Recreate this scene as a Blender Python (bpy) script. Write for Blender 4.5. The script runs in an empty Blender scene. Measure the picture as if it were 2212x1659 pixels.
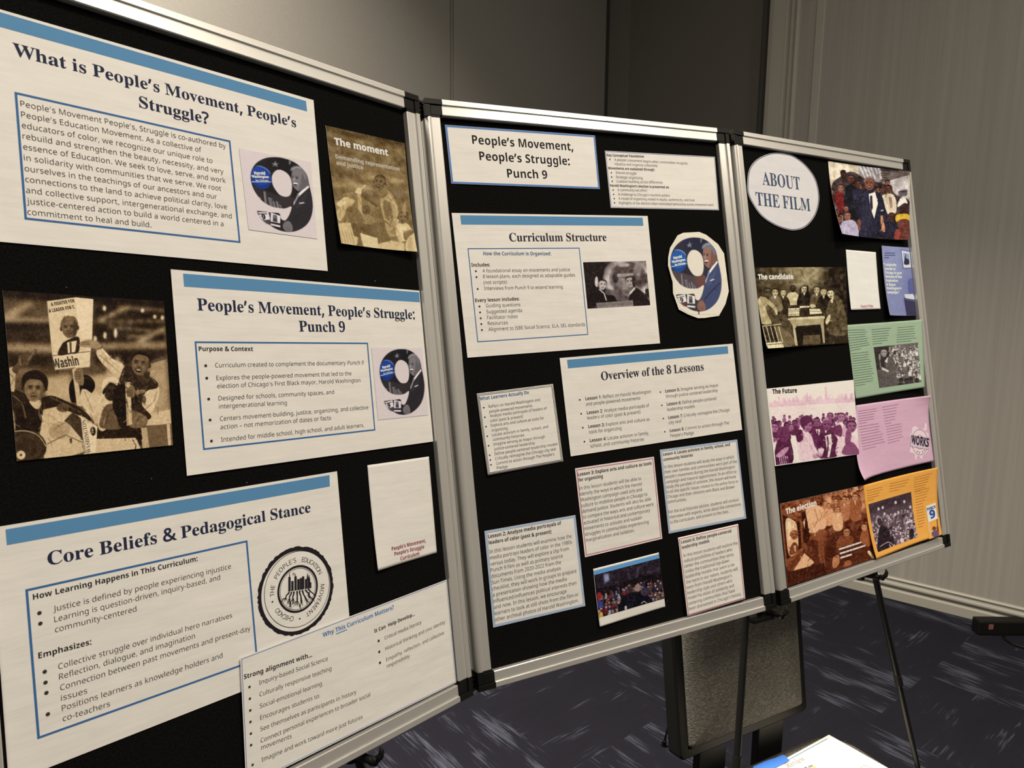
import bpy, bmesh, math, os, random
import numpy as np
from mathutils import Matrix, Vector

# ------------------------------------------------------------------ camera, world, lights, exposure
SC = bpy.context.scene
COL = SC.collection
HC = 1.60                                   # lens height above the carpet
CAMR = np.array([[0.9999839884, 0.0055872237, 0.0008976681],
                 [0.0, -0.1586301040, 0.9873380830],
                 [0.0056588759, -0.9873222742, -0.1586275640]])   # columns: right, down, forward
FPX, PCX, PCY = 1569.77, 1106.0, 829.5
CAMP = np.array([0.0, 0.0, HC])

cam_data = bpy.data.cameras.new('camera')
cam = bpy.data.objects.new('camera', cam_data)
COL.objects.link(cam)
SC.camera = cam
cam_data.sensor_fit = 'HORIZONTAL'
cam_data.sensor_width = 36.0
cam_data.lens = FPX / 2212 * 36.0
cam_data.clip_start = 0.05
_m = Matrix.Identity(4)
for _r in range(3):
    _m[_r][0] = CAMR[_r][0]
    _m[_r][1] = -CAMR[_r][1]
    _m[_r][2] = -CAMR[_r][2]
    _m[_r][3] = CAMP[_r]
cam.matrix_world = _m
cam_data.dof.use_dof = True
cam_data.dof.focus_distance = 1.10
cam_data.dof.aperture_fstop = 15.0

world = bpy.data.worlds.new('world')
SC.world = world
world.use_nodes = True
_bg = world.node_tree.nodes['Background']
_bg.inputs[0].default_value = (1.0, 0.90, 0.76, 1)
_bg.inputs[1].default_value = 0.15

SC.view_settings.view_transform = 'Standard'
SC.view_settings.look = 'None'
SC.view_settings.gamma = 1.0
SC.view_settings.exposure = -0.10
SC.view_settings.use_curve_mapping = False

def area_light(name, loc, size, power, color=(1.0, 0.875, 0.70), target=None, spread=180):
    l = bpy.data.lights.new(name, 'AREA')
    l.shape = 'DISK'; l.size = size; l.energy = power; l.color = color
    l.spread = math.radians(spread)
    o = bpy.data.objects.new(name, l); COL.objects.link(o)
    o.location = loc
    d = Vector(target) - Vector(loc) if target else Vector((0, 0, -1))
    o.rotation_euler = d.to_track_quat('-Z', 'Y').to_euler()
    return o
# recessed ceiling downlights of the room
area_light('downlight_key', (1.05, 0.25, 3.85), 0.55, 62)
area_light('downlight_right', (2.9, -0.2, 3.85), 0.65, 62)
area_light('downlight_far_right', (4.2, 0.7, 3.85), 0.65, 30)
area_light('downlight_behind', (-0.3, -1.5, 3.85), 0.65, 39)
area_light('downlight_partition', (-1.0, 1.35, 3.85), 0.4, 225, spread=120)

# ------------------------------------------------------------------ helpers
def srgb(c):
    c = np.asarray(c, float) / 255.0
    return np.where(c <= 0.04045, c / 12.92, ((c + 0.055) / 1.055) ** 2.4)

WHITE_SEEN = np.array([222, 209, 188.0])            # unprinted paper under this light
PAPER_ALB = 0.80
_den = srgb(WHITE_SEEN)
def ink(c):
    """albedo of a print colour, from its look beside the unprinted paper"""
    return np.clip(srgb(c) / _den * PAPER_ALB, 0.0, 0.95)

def unit(v):
    v = np.asarray(v, float)
    return v / np.linalg.norm(v)

def new_mat(name, color, rough=0.6, metallic=0.0, spec=0.5):
    m = bpy.data.materials.new(name); m.use_nodes = True
    b = m.node_tree.nodes['Principled BSDF']
    b.inputs['Base Color'].default_value = (*[float(x) for x in color[:3]], 1)
    b.inputs['Roughness'].default_value = rough
    b.inputs['Metallic'].default_value = metallic
    b.inputs['Specular IOR Level'].default_value = spec
    return m

def nd(m, kind, **kw):
    n = m.node_tree.nodes.new(kind)
    for k, v in kw.items():
        if k in n.inputs: n.inputs[k].default_value = v
        else: setattr(n, k, v)
    return n
def lk(m, a, b): m.node_tree.links.new(a, b)
def bsdf(m): return m.node_tree.nodes['Principled BSDF']
def coords(m, scale=(1, 1, 1), rot=(0, 0, 0), which='Object'):
    tc = nd(m, 'ShaderNodeTexCoord'); mp = nd(m, 'ShaderNodeMapping')
    mp.inputs['Scale'].default_value = scale; mp.inputs['Rotation'].default_value = rot
    lk(m, tc.outputs[which], mp.inputs['Vector'])
    return mp.outputs['Vector']
def ramp(m, fac, stops):
    r = nd(m, 'ShaderNodeValToRGB')
    el = r.color_ramp.elements
    while len(el) < len(stops): el.new(0.5)
    for e, (p, c) in zip(el, stops):
        e.position = p; e.color = (*c, 1) if len(c) == 3 else c
    lk(m, fac, r.inputs[0]); return r.outputs[0]
def add_bump(m, height, strength=0.2, dist=0.001):
    b = nd(m, 'ShaderNodeBump'); b.inputs['Strength'].default_value = strength
    b.inputs['Distance'].default_value = dist
    lk(m, height, b.inputs['Height']); lk(m, b.outputs[0], bsdf(m).inputs['Normal'])
def g3(v): return (v, v, v)

def link_mesh(name, verts, faces, mats, parent=None, smooth=False, fmat=None):
    me = bpy.data.meshes.new(name)
    verts = np.asarray(verts, float)
    me.from_pydata(verts.tolist(), [], faces if isinstance(faces, list) else faces.tolist())
    for m in (mats if isinstance(mats, (list, tuple)) else [mats]): me.materials.append(m)
    if fmat is not None: me.polygons.foreach_set('material_index', np.asarray(fmat, np.int32))
    if smooth: me.polygons.foreach_set('use_smooth', np.ones(len(me.polygons), bool))
    me.update()
    o = bpy.data.objects.new(name, me); COL.objects.link(o)
    if parent is not None: o.parent = parent
    return o

def tag(o, label=None, cat=None, group=None, kind=None):
    if label: o['label'] = label
    if cat: o['category'] = cat
    if group: o['group'] = group
    if kind: o['kind'] = kind
    return o
def empty(name, mat4):
    o = bpy.data.objects.new(name, None); COL.objects.link(o)
    o.empty_display_size = 0.05
    o.matrix_world = mat4
    return o
def structure(name, verts, faces, m, **k):
    return tag(link_mesh(name, verts, faces, m, **k), kind='structure')

class MB:
    """collects solids and links them as one mesh"""
    def __init__(s): s.v = []; s.f = []; s.mi = []
    def add(s, v, f, mi=0):
        b = len(s.v); s.v += [tuple(map(float, p)) for p in v]
        s.f += [tuple(i + b for i in q) for q in f]; s.mi += [mi] * len(f)
    def box(s, lo, hi, mi=0):
        (a, b, c), (d, e, g) = lo, hi
        s.add([(a, b, c), (d, b, c), (d, e, c), (a, e, c), (a, b, g), (d, b, g), (d, e, g), (a, e, g)],
              [(0, 3, 2, 1), (4, 5, 6, 7), (0, 1, 5, 4), (1, 2, 6, 5), (2, 3, 7, 6), (3, 0, 4, 7)], mi)
    def tube(s, pts, rad, n=12, mi=0, cap=True):
        pts = [np.asarray(p, float) for p in pts]
        rad = rad if isinstance(rad, (list, tuple)) else [rad] * len(pts)
        rings = []; ref = None
        for i, p in enumerate(pts):
            t = unit((pts[min(i + 1, len(pts) - 1)] - pts[max(i - 1, 0)]))
            if ref is None: ref = np.array([0, 0, 1.0]) if abs(t[2]) < 0.9 else np.array([1.0, 0, 0])
            a = unit(np.cross(t, ref)); b = np.cross(a, t); ref = b
            rings.append([p + rad[i] * (math.cos(2 * math.pi * k / n) * a + math.sin(2 * math.pi * k / n) * b) for k in range(n)])
        v = [q for r in rings for q in r]
        f = [(i * n + k, i * n + (k + 1) % n, (i + 1) * n + (k + 1) % n, (i + 1) * n + k)
             for i in range(len(pts) - 1) for k in range(n)]
        if cap: f += [tuple(range(n - 1, -1, -1)), tuple(range((len(pts) - 1) * n, len(pts) * n))]
        s.add(v, f, mi)
    def prism(s, prof, base, ax, ay, az, length, mi=0):
        """profile (x,y) extruded along az"""
        base, ax, ay, az = (np.asarray(q, float) for q in (base, ax, ay, az))
        n = len(prof)
        v = [base + x * ax + y * ay for x, y in prof] + [base + x * ax + y * ay + length * az for x, y in prof]
        f = [(k, (k + 1) % n, n + (k + 1) % n, n + k) for k in range(n)]
        f += [tuple(range(n - 1, -1, -1)), tuple(range(n, 2 * n))]
        s.add(v, f, mi)
    def build(s, name, mats, parent=None, smooth=False, bevel=0, fix=True):
        o = link_mesh(name, s.v, s.f, mats, parent, smooth, s.mi)
        if fix:
            bm = bmesh.new(); bm.from_mesh(o.data)
            bmesh.ops.recalc_face_normals(bm, faces=bm.faces)
            bm.to_mesh(o.data); bm.free()
        if bevel:
            md = o.modifiers.new('bevel', 'BEVEL'); md.width = bevel; md.segments = 2; md.limit_method = 'ANGLE'
        return o

# photograph pixel -> viewing ray -> point on a real plane of the place
def ray(x, y): return CAMR @ np.array([(x - PCX) / FPX, (y - PCY) / FPX, 1.0])
def on_plane(x, y, p0, n):
    r = ray(x, y); n = np.asarray(n, float)
    return CAMP + r * (((np.asarray(p0, float) - CAMP) @ n) / (r @ n))
def on_height(x, y, z): return on_plane(x, y, (0, 0, z), (0, 0, 1))

# ------------------------------------------------------------------ room
WDIR = np.array([0.7911, -0.6117, 0.0])             # along the papered wall, away from the corner
CORNER = np.array([1.2906, 3.8359, 0.0])
BDIR = np.array([-0.6117, -0.7911, 0.0])            # along the partition, away from the corner
WN = BDIR.copy(); BN = WDIR.copy()                  # inward normals
CEIL = 3.90
UPZ = np.array([0, 0, 1.0])

m_carpet = new_mat('carpet', (0.02, 0.02, 0.03), 0.95, spec=0.1)
def carpet_nodes(m):
    ang = math.atan2(-0.77, 0.64)
    base = coords(m, (1, 1, 1), (0, 0, -ang))
    ck = nd(m, 'ShaderNodeTexChecker', Scale=2.0); lk(m, base, ck.inputs['Vector'])
    outs = []
    for k, (sx, sy) in enumerate(((6.5, 120.0), (120.0, 6.5))):
        mp = nd(m, 'ShaderNodeMapping'); mp.inputs['Scale'].default_value = (sx, sy, 1)
        mp.inputs['Location'].default_value = (3.7 * k, 1.9 * k, 0)
        lk(m, base, mp.inputs['Vector'])
        n1 = nd(m, 'ShaderNodeTexNoise', Scale=1.0, Detail=4.0, Roughness=0.62); lk(m, mp.outputs[0], n1.inputs['Vector'])
        mp2 = nd(m, 'ShaderNodeMapping'); mp2.inputs['Scale'].default_value = (4.4, 12.0, 1) if k == 0 else (12.0, 4.4, 1)
        mp2.inputs['Location'].default_value = (1.3, 5.2 * k, 0)
        lk(m, base, mp2.inputs['Vector'])
        n2 = nd(m, 'ShaderNodeTexNoise', Scale=1.0, Detail=2.0); lk(m, mp2.outputs[0], n2.inputs['Vector'])
        mul = nd(m, 'ShaderNodeMath', operation='MULTIPLY'); lk(m, n1.outputs[0], mul.inputs[0]); lk(m, n2.outputs[0], mul.inputs[1])
        sc0 = nd(m, 'ShaderNodeMath', operation='MULTIPLY'); lk(m, mul.outputs[0], sc0.inputs[0]); sc0.inputs[1].default_value = 1.0 if k == 0 else 0.80
        outs.append(sc0.outputs[0])
    mix = nd(m, 'ShaderNodeMix'); lk(m, ck.outputs['Fac'], mix.inputs[0]); lk(m, outs[0], mix.inputs[2]); lk(m, outs[1], mix.inputs[3])
    col = ramp(m, mix.outputs[0], [(0.0, (0.0098, 0.0098, 0.0160)), (0.28, (0.0125, 0.0125, 0.0205)), (0.322, (0.036, 0.040, 0.059)), (0.43, (0.066, 0.074, 0.104))])
    n3 = nd(m, 'ShaderNodeTexNoise', Scale=900.0, Detail=1.0); lk(m, base, n3.inputs['Vector'])
    mm = nd(m, 'ShaderNodeMix', data_type='RGBA', blend_type='MULTIPLY'); mm.inputs[0].default_value = 0.6
    lk(m, col, mm.inputs[6]); lk(m, n3.outputs[1], mm.inputs[7])
    sc = nd(m, 'ShaderNodeMix', data_type='RGBA', blend_type='MULTIPLY'); sc.inputs[0].default_value = 1.0
    lk(m, mm.outputs[2], sc.inputs[6]); sc.inputs[7].default_value = (1.5, 1.5, 1.5, 1); sc.clamp_result = False
    lk(m, sc.outputs[2], bsdf(m).inputs['Base Color'])
    add_bump(m, n3.outputs[0], 0.5, 0.004)
carpet_nodes(m_carpet)
structure('floor', [(-6, -5, 0), (7, -5, 0), (7, 8, 0), (-6, 8, 0)], [(0, 1, 2, 3)], m_carpet)

m_ceil = new_mat('ceiling_paint', (0.72, 0.69, 0.63), 0.9)
structure('ceiling', [(-6, -5, CEIL), (7, -5, CEIL), (7, 8, CEIL), (-6, 8, CEIL)], [(0, 3, 2, 1)], m_ceil)

# right wall: vertically streaked vinyl wall covering
m_paper = new_mat('wall_covering', (0.3, 0.27, 0.23), 0.7, spec=0.3)
v_ = coords(m_paper, (38, 38, 0.55)); n_ = nd(m_paper, 'ShaderNodeTexNoise', Scale=1.0, Detail=4.0, Roughness=0.65)
lk(m_paper, v_, n_.inputs['Vector'])
lk(m_paper, ramp(m_paper, n_.outputs[0], [(0.3, (0.262, 0.258, 0.245)), (0.5, (0.285, 0.280, 0.267)), (0.72, (0.320, 0.315, 0.300))]), bsdf(m_paper).inputs['Base Color'])
v2_ = coords(m_paper, (240, 240, 3.0)); n2_ = nd(m_paper, 'ShaderNodeTexNoise', Scale=1.0, Detail=2.0)
lk(m_paper, v2_, n2_.inputs['Vector']); add_bump(m_paper, n2_.outputs[0], 0.25, 0.001)
def wall_pt(L, out, z): return CORNER + WDIR * L + WN * out + UPZ * z
def wall_L(px, row):
    p = on_plane(px, row, CORNER, WN); return float((p - CORNER) @ WDIR)
structure('wall_right', [wall_pt(0, 0, 0), wall_pt(4.5, 0, 0), wall_pt(4.5, 0, CEIL), wall_pt(0, 0, CEIL)], [(0, 1, 2, 3)], m_paper)

m_trim = new_mat('painted_trim', (0.33, 0.325, 0.30), 0.45)
# baseboard with two beads along the papered wall
bb = MB()
prof = [(0, 0), (0.019, 0), (0.019, 0.043), (0.013, 0.049), (0.003, 0.051), (0.003, 0.060), (0.017, 0.066), (0.020, 0.072), (0.019, 0.079), (0.013, 0.085),
        (0.003, 0.087), (0.003, 0.093), (0.010, 0.097), (0.011, 0.101), (0.007, 0.107), (0.001, 0.109), (0, 0.109)]
bb.prism(prof, wall_pt(0.0, 0, 0), WN, UPZ, WDIR, 4.5)
tag(bb.build('baseboard_right', m_trim), kind='structure')
# moulded casing at the corner (profile across the wall, extruded upward)
cs = MB()
L = [wall_L(p, 150) for p in (1669, 1692, 1698, 1703, 1709, 1713, 1718, 1723)]
pr = [(L[0] - 0.02, -0.05), (L[0] - 0.02, 0.030), (L[0], 0.034), (L[1], 0.034), (L[1] + 0.004, 0.016), (L[2], 0.014), (L[3], 0.016),
      (L[3] + 0.006, 0.026), (L[4], 0.027), (L[4] + 0.006, 0.014), (L[5], 0.014), (L[5] + 0.006, 0.024), (L[6], 0.025), (L[6] + 0.008, 0.012), (L[7], 0.001), (L[7], -0.05)]
cs.prism(pr, CORNER, WDIR, WN, UPZ, CEIL)
tag(cs.build('trim_1', m_trim), kind='structure')
# paper seam strip (slightly lighter cover strip of the wall covering)
ss = MB(); La, Lb = wall_L(1755, 150), wall_L(1774, 150)
ss.prism([(La, 0), (La + .004, 0.006), (Lb - .004, 0.006), (Lb, 0)], CORNER, WDIR, WN, UPZ, CEIL)
tag(ss.build('trim_2', m_trim), kind='structure')

# operable partition: fabric covered leaves with metal edges
m_part = new_mat('partition_fabric', (0.3, 0.27, 0.22), 0.85, spec=0.25)
vv = coords(m_part, (700, 700, 700)); wv = nd(m_part, 'ShaderNodeTexNoise', Scale=1.0, Detail=1.0); lk(m_part, vv, wv.inputs['Vector'])
lk(m_part, ramp(m_part, wv.outputs[0], [(0.3, (0.150, 0.147, 0.139)), (0.7, (0.215, 0.211, 0.202))]), bsdf(m_part).inputs['Base Color'])
m_pdark = new_mat('dark_leaf', (0.118, 0.116, 0.105), 0.8, spec=0.2)
m_seam = new_mat('leaf_edge_seal', (0.05, 0.049, 0.046), 0.6)
m_post = new_mat('leaf_edge_metal', (0.13, 0.13, 0.12), 0.5)
# the dark door and its jamb continue the papered wall's line to the far corner, where the partition starts
D0, D1, D2 = wall_L(1311, 150), wall_L(1352, 150), wall_L(1640, 150)
FARC = CORNER + WDIR * D0
def bwall_L(px, row):
    p = on_plane(px, row, FARC, BN); return float((p - FARC) @ BDIR)
LS = bwall_L(976.5, 110)
def slab(name, org, dirv, nrm, l0, l1, out, th, mat, z1=None):
    mb = MB(); mb.prism([(l0, out), (l1, out), (l1, out - th), (l0, out - th)], org, dirv, nrm, UPZ, z1 or CEIL)
    return tag(mb.build(name, mat), kind='structure')
slab('wall_back', FARC, BDIR, BN, LS + 0.012, LS + 4.5, 0.0, 0.06, m_part)
slab('wall_back_leaf', FARC, BDIR, BN, 0.02, LS - 0.012, 0.0, 0.06, m_part)
for q, (a_, b_) in enumerate(((LS - 0.012, LS - 0.006), (LS + 0.005, LS + 0.012))):
    slab('trim_%d' % (3 + q), FARC, BDIR, BN, a_, b_, -0.012, 0.04, m_seam)
slab('trim_5', FARC, BDIR, BN, LS - 0.006, LS + 0.005, -0.001, 0.05, m_part)
slab('trim_6', CORNER, WDIR, WN, D0 + 0.010, D1, 0.0, 0.10, m_post)
slab('trim_7', CORNER, WDIR, WN, D0 - 0.02, D0 + 0.012, -0.004, 0.05, m_seam)
slab('door_1', CORNER, WDIR, WN, D1, D2 + 0.01, -0.035, 0.05, m_pdark)
slab('trim_8', CORNER, WDIR, WN, D2 + 0.005, 0.03, -0.012, 0.06, m_seam)
slab('trim_9', CORNER, WDIR, WN, D2 - 0.002, D2 + 0.008, -0.010, 0.02, new_mat('slot_gasket', (0.006, 0.006, 0.006), 0.9), 2.05)

# ------------------------------------------------------------------ folding display board
PW, PH = 0.60426, 0.90
HDOWN = np.array([0.099351, -0.179063, -0.978808])
PANELS = []
for o, x in (([-0.45272, 0.53876, -0.58439], [0.647130, 0.758863, -0.073141]),
             ([-0.05053, 1.00722, -0.62927], [0.895317, 0.445329, 0.009408]),
             ([0.49997, 1.28121, -0.62352], [0.844323, 0.535694, -0.012299])):
    X = unit(x); Y = unit(-HDOWN - X * (X @ -HDOWN)); Z = np.cross(X, Y)
    PANELS.append((np.array(o) + CAMP, X, Y, Z))
def pmat(i, s=0.0, t=0.0, z=0.0):
    o, X, Y, Z = PANELS[i]; p = o + s * X + t * Y + z * Z
    return Matrix([[X[k], Y[k], Z[k], p[k]] for k in range(3)] + [[0, 0, 0, 1]])
def pp(i, x, y, z=0.0):
    """photograph pixel -> (s, t) on board panel i, z in front of its felt"""
    o, X, Y, Z = PANELS[i]
    p = on_plane(x, y, o + z * Z, Z) - o
    return np.array([p @ X, p @ Y])
def pp_many(i, XY, z):
    o, X, Y, Z = PANELS[i]; XY = np.asarray(XY, float)
    r = np.c_[(XY[:, 0] - PCX) / FPX, (XY[:, 1] - PCY) / FPX, np.ones(len(XY))] @ CAMR.T
    k = ((o - CAMP) @ Z + z) / (r @ Z)
    p = CAMP + r * k[:, None] - o
    return np.c_[p @ X, p @ Y]
def pworld(i, s, t, z):
    o, X, Y, Z = PANELS[i]; return o + s * X + t * Y + z * Z

m_felt = new_mat('black_felt', (0.012, 0.012, 0.013), 1.0, spec=0.05)
vf = coords(m_felt, (1, 1, 1))
nf = nd(m_felt, 'ShaderNodeTexNoise', Scale=420.0, Detail=2.0); lk(m_felt, vf, nf.inputs['Vector'])
vor = nd(m_felt, 'ShaderNodeTexVoronoi', Scale=46.0); lk(m_felt, vf, vor.inputs['Vector'])
sepc = nd(m_felt, 'ShaderNodeSeparateColor'); lk(m_felt, vor.outputs['Color'], sepc.inputs[0])
gt = nd(m_felt, 'ShaderNodeMath', operation='GREATER_THAN'); lk(m_felt, sepc.outputs[0], gt.inputs[0]); gt.inputs[1].default_value = 0.82
lt = nd(m_felt, 'ShaderNodeMath', operation='LESS_THAN'); lk(m_felt, vor.outputs['Distance'], lt.inputs[0]); lt.inputs[1].default_value = 0.028
lint = nd(m_felt, 'ShaderNodeMath', operation='MULTIPLY'); lk(m_felt, gt.outputs[0], lint.inputs[0]); lk(m_felt, lt.outputs[0], lint.inputs[1])
fm = nd(m_felt, 'ShaderNodeMix', data_type='RGBA'); lk(m_felt, lint.outputs[0], fm.inputs[0])
lk(m_felt, ramp(m_felt, nf.outputs[0], [(0.35, g3(0.0036)), (0.7, g3(0.0072))]), fm.inputs[6]); fm.inputs[7].default_value = (0.35, 0.34, 0.32, 1)
lk(m_felt, fm.outputs[2], bsdf(m_felt).inputs['Base Color'])
add_bump(m_felt, nf.outputs[0], 0.6, 0.001)

m_alu = new_mat('satin_aluminium', (0.66, 0.66, 0.65), 0.30, metallic=0.52, spec=0.5)
va = coords(m_alu, (900, 6, 900)); na = nd(m_alu, 'ShaderNodeTexNoise', Scale=1.0, Detail=2.0); lk(m_alu, va, na.inputs['Vector'])
add_bump(m_alu, na.outputs[0], 0.05, 0.0005)
m_plast = new_mat('black_plastic', (0.007, 0.0068, 0.0065), 0.5, spec=0.18)

RW, STEP = 0.0245, 0.0088
def rail_profile(rnd):
    b = [(0.0003, -0.001)]
    for k in range(6):
        a = math.pi / 2 * k / 5
        b.append((0.0003 + rnd * (1 - math.cos(a)), 0.0120 - rnd * (1 - math.sin(a))))
    b += [(STEP - 0.0004, 0.0120), (STEP + 0.0006, 0.0090), (RW - 0.0012, 0.0090), (RW, 0.0080), (RW, -0.0090), (RW - 0.0008, -0.0172),
          (0.0012, -0.0185), (0.0003, -0.0175)]
    return b
CAPS = 0.0285
def cap_mesh(mb, cx_, cy_, sx, sy):
    def bx(a, b, z0, z1):
        xs = sorted((cx_ + sx * a[0], cx_ + sx * b[0])); ys = sorted((cy_ + sy * a[1], cy_ + sy * b[1]))
        mb.box((xs[0], ys[0], z0), (xs[1], ys[1], z1))
    c = CAPS
    bx((0.0, 0.0), (c, STEP), -0.0188, 0.0116)
    bx((0.0, STEP + 0.0007), (STEP, c), -0.0188, 0.0116)
    bx((STEP + 0.0007, STEP + 0.0007), (c - .0002, RW + 0.0002), -0.0182, 0.0096)
    bx((STEP + 0.0007, RW + 0.0002), (RW + 0.0002, c - .0002), -0.0182, 0.0096)
    bx((0.001, 0.001), (c - 0.002, RW - 0.002), -0.017, 0.0088)

hinge_base = pworld(1, -0.006, 0.0, 0.0)
board = empty('folding_display_board', Matrix.Translation(Vector(hinge_base)))
tag(board, 'three-leaf folding display board with black felt and satin aluminium frames, standing on easels', 'display board')
for i in range(3):
    mb = MB()
    n1 = 2
    mb.box((0.012, 0.012, -0.008), (PW - 0.012, PH - 0.012, 0.0))
    pan = mb.build('felt_panel', m_felt, board)
    pan.matrix_basis = Matrix.Translation(-Vector(hinge_base)) @ pmat(i)
    pf = rail_profile(0.0016); pl = rail_profile(0.0082)
    for nm, base, ax, az, ln, prf in (
            ('frame_rail', (CAPS, 0, 0), (0, 1, 0), (1, 0, 0), PW - 2 * CAPS, pf),
            ('frame_rail', (CAPS, PH, 0), (0, -1, 0), (1, 0, 0), PW - 2 * CAPS, pf),
            ('frame_rail', (0, CAPS, 0), (1, 0, 0), (0, 1, 0), PH - 2 * CAPS, pl),
            ('frame_rail', (PW, CAPS, 0), (-1, 0, 0), (0, 1, 0), PH - 2 * CAPS, pf)):
        r = MB(); r.prism(prf, base, ax, (0, 0, 1), az, ln)
        r.build(nm, m_alu, pan)
    for cx_, sx in ((0, 1), (PW, -1)):
        for cy_, sy in ((0, 1), (PH, -1)):
            c = MB(); cap_mesh(c, cx_, cy_, sx, sy)
            c.build('corner_cap', m_plast, pan, bevel=0.0006)
for i in (1, 2):                                           # hinges at the folds
    for t0, t1 in ((0.0, 0.030), (PH - 0.030, PH)):
        hb = MB()
        hb.tube([(-0.0065, t0, -0.004), (-0.0065, t1, -0.004)], 0.0062, 14)
        for k in range(4):
            tt = t0 + 0.004 + k * 0.0065 if t0 == 0.0 else t1 - 0.004 - k * 0.0065
            hb.tube([(-0.0065, tt - 0.0012, -0.004), (-0.0065, tt + 0.0012, -0.004)], 0.0080, 14)
        hg = hb.build('hinge', m_plast, board); hg.matrix_basis = Matrix.Translation(-Vector(hinge_base)) @ pmat(i)
    sb = MB(); sb.tube([(-0.0062, 0.03, -0.007), (-0.0062, PH - 0.03, -0.007)], 0.0046, 10)
    st = sb.build('hinge_strip', m_plast, board); st.matrix_basis = Matrix.Translation(-Vector(hinge_base)) @ pmat(i)

# ------------------------------------------------------------------ easels
m_leg = new_mat('black_tube', (0.005, 0.005, 0.0055), 0.35, spec=0.35)
def tri_plane(a, b, c): return a, unit(np.cross(b - a, c - a))
def to_floor(a, b, z=0.0):
    t = (z - a[2]) / (b[2] - a[2]); return a + (b - a) * t
def easel(label, L1, L2, R1, R2, rear_foot, pegs):
    fl, fr = to_floor(L1, L2, 0.008), to_floor(R1, R2, 0.008)
    ul, ur = unit(L1 - fl), unit(R1 - fr)
    A = np.stack([ul, -ur], 1); k = np.linalg.lstsq(A, fr - fl, rcond=None)[0]
    kl, kr = (min(k[q], (1.58 - o_[2]) / u_[2]) for q, (o_, u_) in enumerate(((fl, ul), (fr, ur))))
    tl, tr = fl + ul * kl, fr + ur * kr
    apex = 0.5 * (tl + tr)
    root = empty('easel', Matrix.Translation(Vector(np.array([*((fl + fr + rear_foot) / 3)[:2], 0.0]))))
    tag(root, label, 'easel', 'easels holding up the folding board')
    org = np.array(root.location)
    back = unit(rear_foot - 0.5 * (fl + fr)) * np.array([1, 1, 0]); 
    for nm, foot, top in (('leg', fl, tl), ('leg', fr, tr), ('leg', rear_foot, apex + back * 0.03)):
        mb = MB()
        u = top - foot; ln = np.linalg.norm(u)
        j = [0.0, 0.20, 0.44, 1.0]
        rr = [0.0046, 0.0056, 0.0067]
        for q in range(3):
            mb.tube([foot + u * j[q], foot + u * j[q + 1]], rr[q] if foot is not rear_foot else rr[q] * .8, 12)
        lg = mb.build(nm, m_leg, root, smooth=False)
        lg.matrix_basis = Matrix.Translation(-Vector(org))
        for q in (1, 2):
            cb = MB(); p = foot + u * j[q]
            cb.tube([p - unit(u) * 0.012, p + unit(u) * 0.010], 0.0084 if foot is not rear_foot else 0.007, 12)
            cb.build('collar', m_plast, lg)
        fb = MB(); fb.tube([foot + unit(u) * 0.022, foot, foot - np.array([0, 0, 0.007])], [0.007, 0.009, 0.009], 12)
        fb.build('rubber_foot', m_plast, lg)
    hd = MB(); hd.tube([tl + (tl - tr) * .1, tr + (tr - tl) * .1], 0.012, 12)
    hd.build('head', m_plast, root).matrix_basis = Matrix.Translation(-Vector(org))
    for pos, fwd, along in pegs:
        pg = MB()
        pg.tube([pos - fwd * 0.026 - UPZ * 0.003, pos + fwd * 0.024 - UPZ * 0.003], 0.0056, 12)
        pg.tube([pos - fwd * 0.028 + UPZ * 0.008, pos - fwd * 0.028 - UPZ * 0.014], 0.0095, 12)
        hook = [pos + fwd * 0.020 + along * 0.003 - UPZ * 0.003, pos + fwd * 0.024 + along * 0.008 + UPZ * 0.001, pos + fwd * 0.024 + along * 0.010 + UPZ * 0.007, pos + fwd * 0.023 + along * 0.009 + UPZ * 0.014]
        pg.tube(hook, [0.0048, 0.0044, 0.0036, 0.0015], 10)
        hook2 = [pos + fwd * 0.020 - along * 0.003 - UPZ * 0.003, pos + fwd * 0.023 - along * 0.008 + UPZ * 0.002, pos + fwd * 0.023 - along * 0.009 + UPZ * 0.006]
        pg.tube(hook2, [0.0048, 0.004, 0.002], 10)
        pg.build('support_peg', m_plast, root, smooth=True).matrix_basis = Matrix.Translation(-Vector(org))
    return root, apex, fl, fr

EZ = -0.034
o2, X2, Y2, Z2 = PANELS[1]; o3, X3, Y3, Z3 = PANELS[2]; o1, X1, Y1, Z1 = PANELS[0]
L1 = on_plane(1611, 1335, o2 + EZ * Z2, Z2); L2 = on_plane(1591, 1659, o2 + EZ * Z2, Z2)
R1 = on_plane(1892, 1252, o3 + EZ * Z3, Z3)
pp0, pnn = tri_plane(L1, L2, R1)
R2 = on_plane(1983, 1659, pp0, pnn)
peg3 = pworld(2, pp(2, 1889, 1243)[0], -0.0095, -0.004)
peg2 = pworld(1, PW + 0.004, -0.012, -0.004)
rearf = on_height(1434, 1607, 0.008)
E1 = easel('black telescopic tripod easel under the fold between the middle and right board leaves', L1, L2, R1, R2, rearf,
           [(peg3, Z3, X3), (peg2, Z2, X2)])
br = MB(); br.box((-0.045, -0.004, -0.012), (0.006, 0.004, 0.004))
bar = br.build('support_bar', m_leg, E1[0], bevel=0.001)
bar.matrix_basis = Matrix.Translation(-Vector(E1[0].location)) @ pmat(1, PW - 0.0, -0.021, -0.006)
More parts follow.
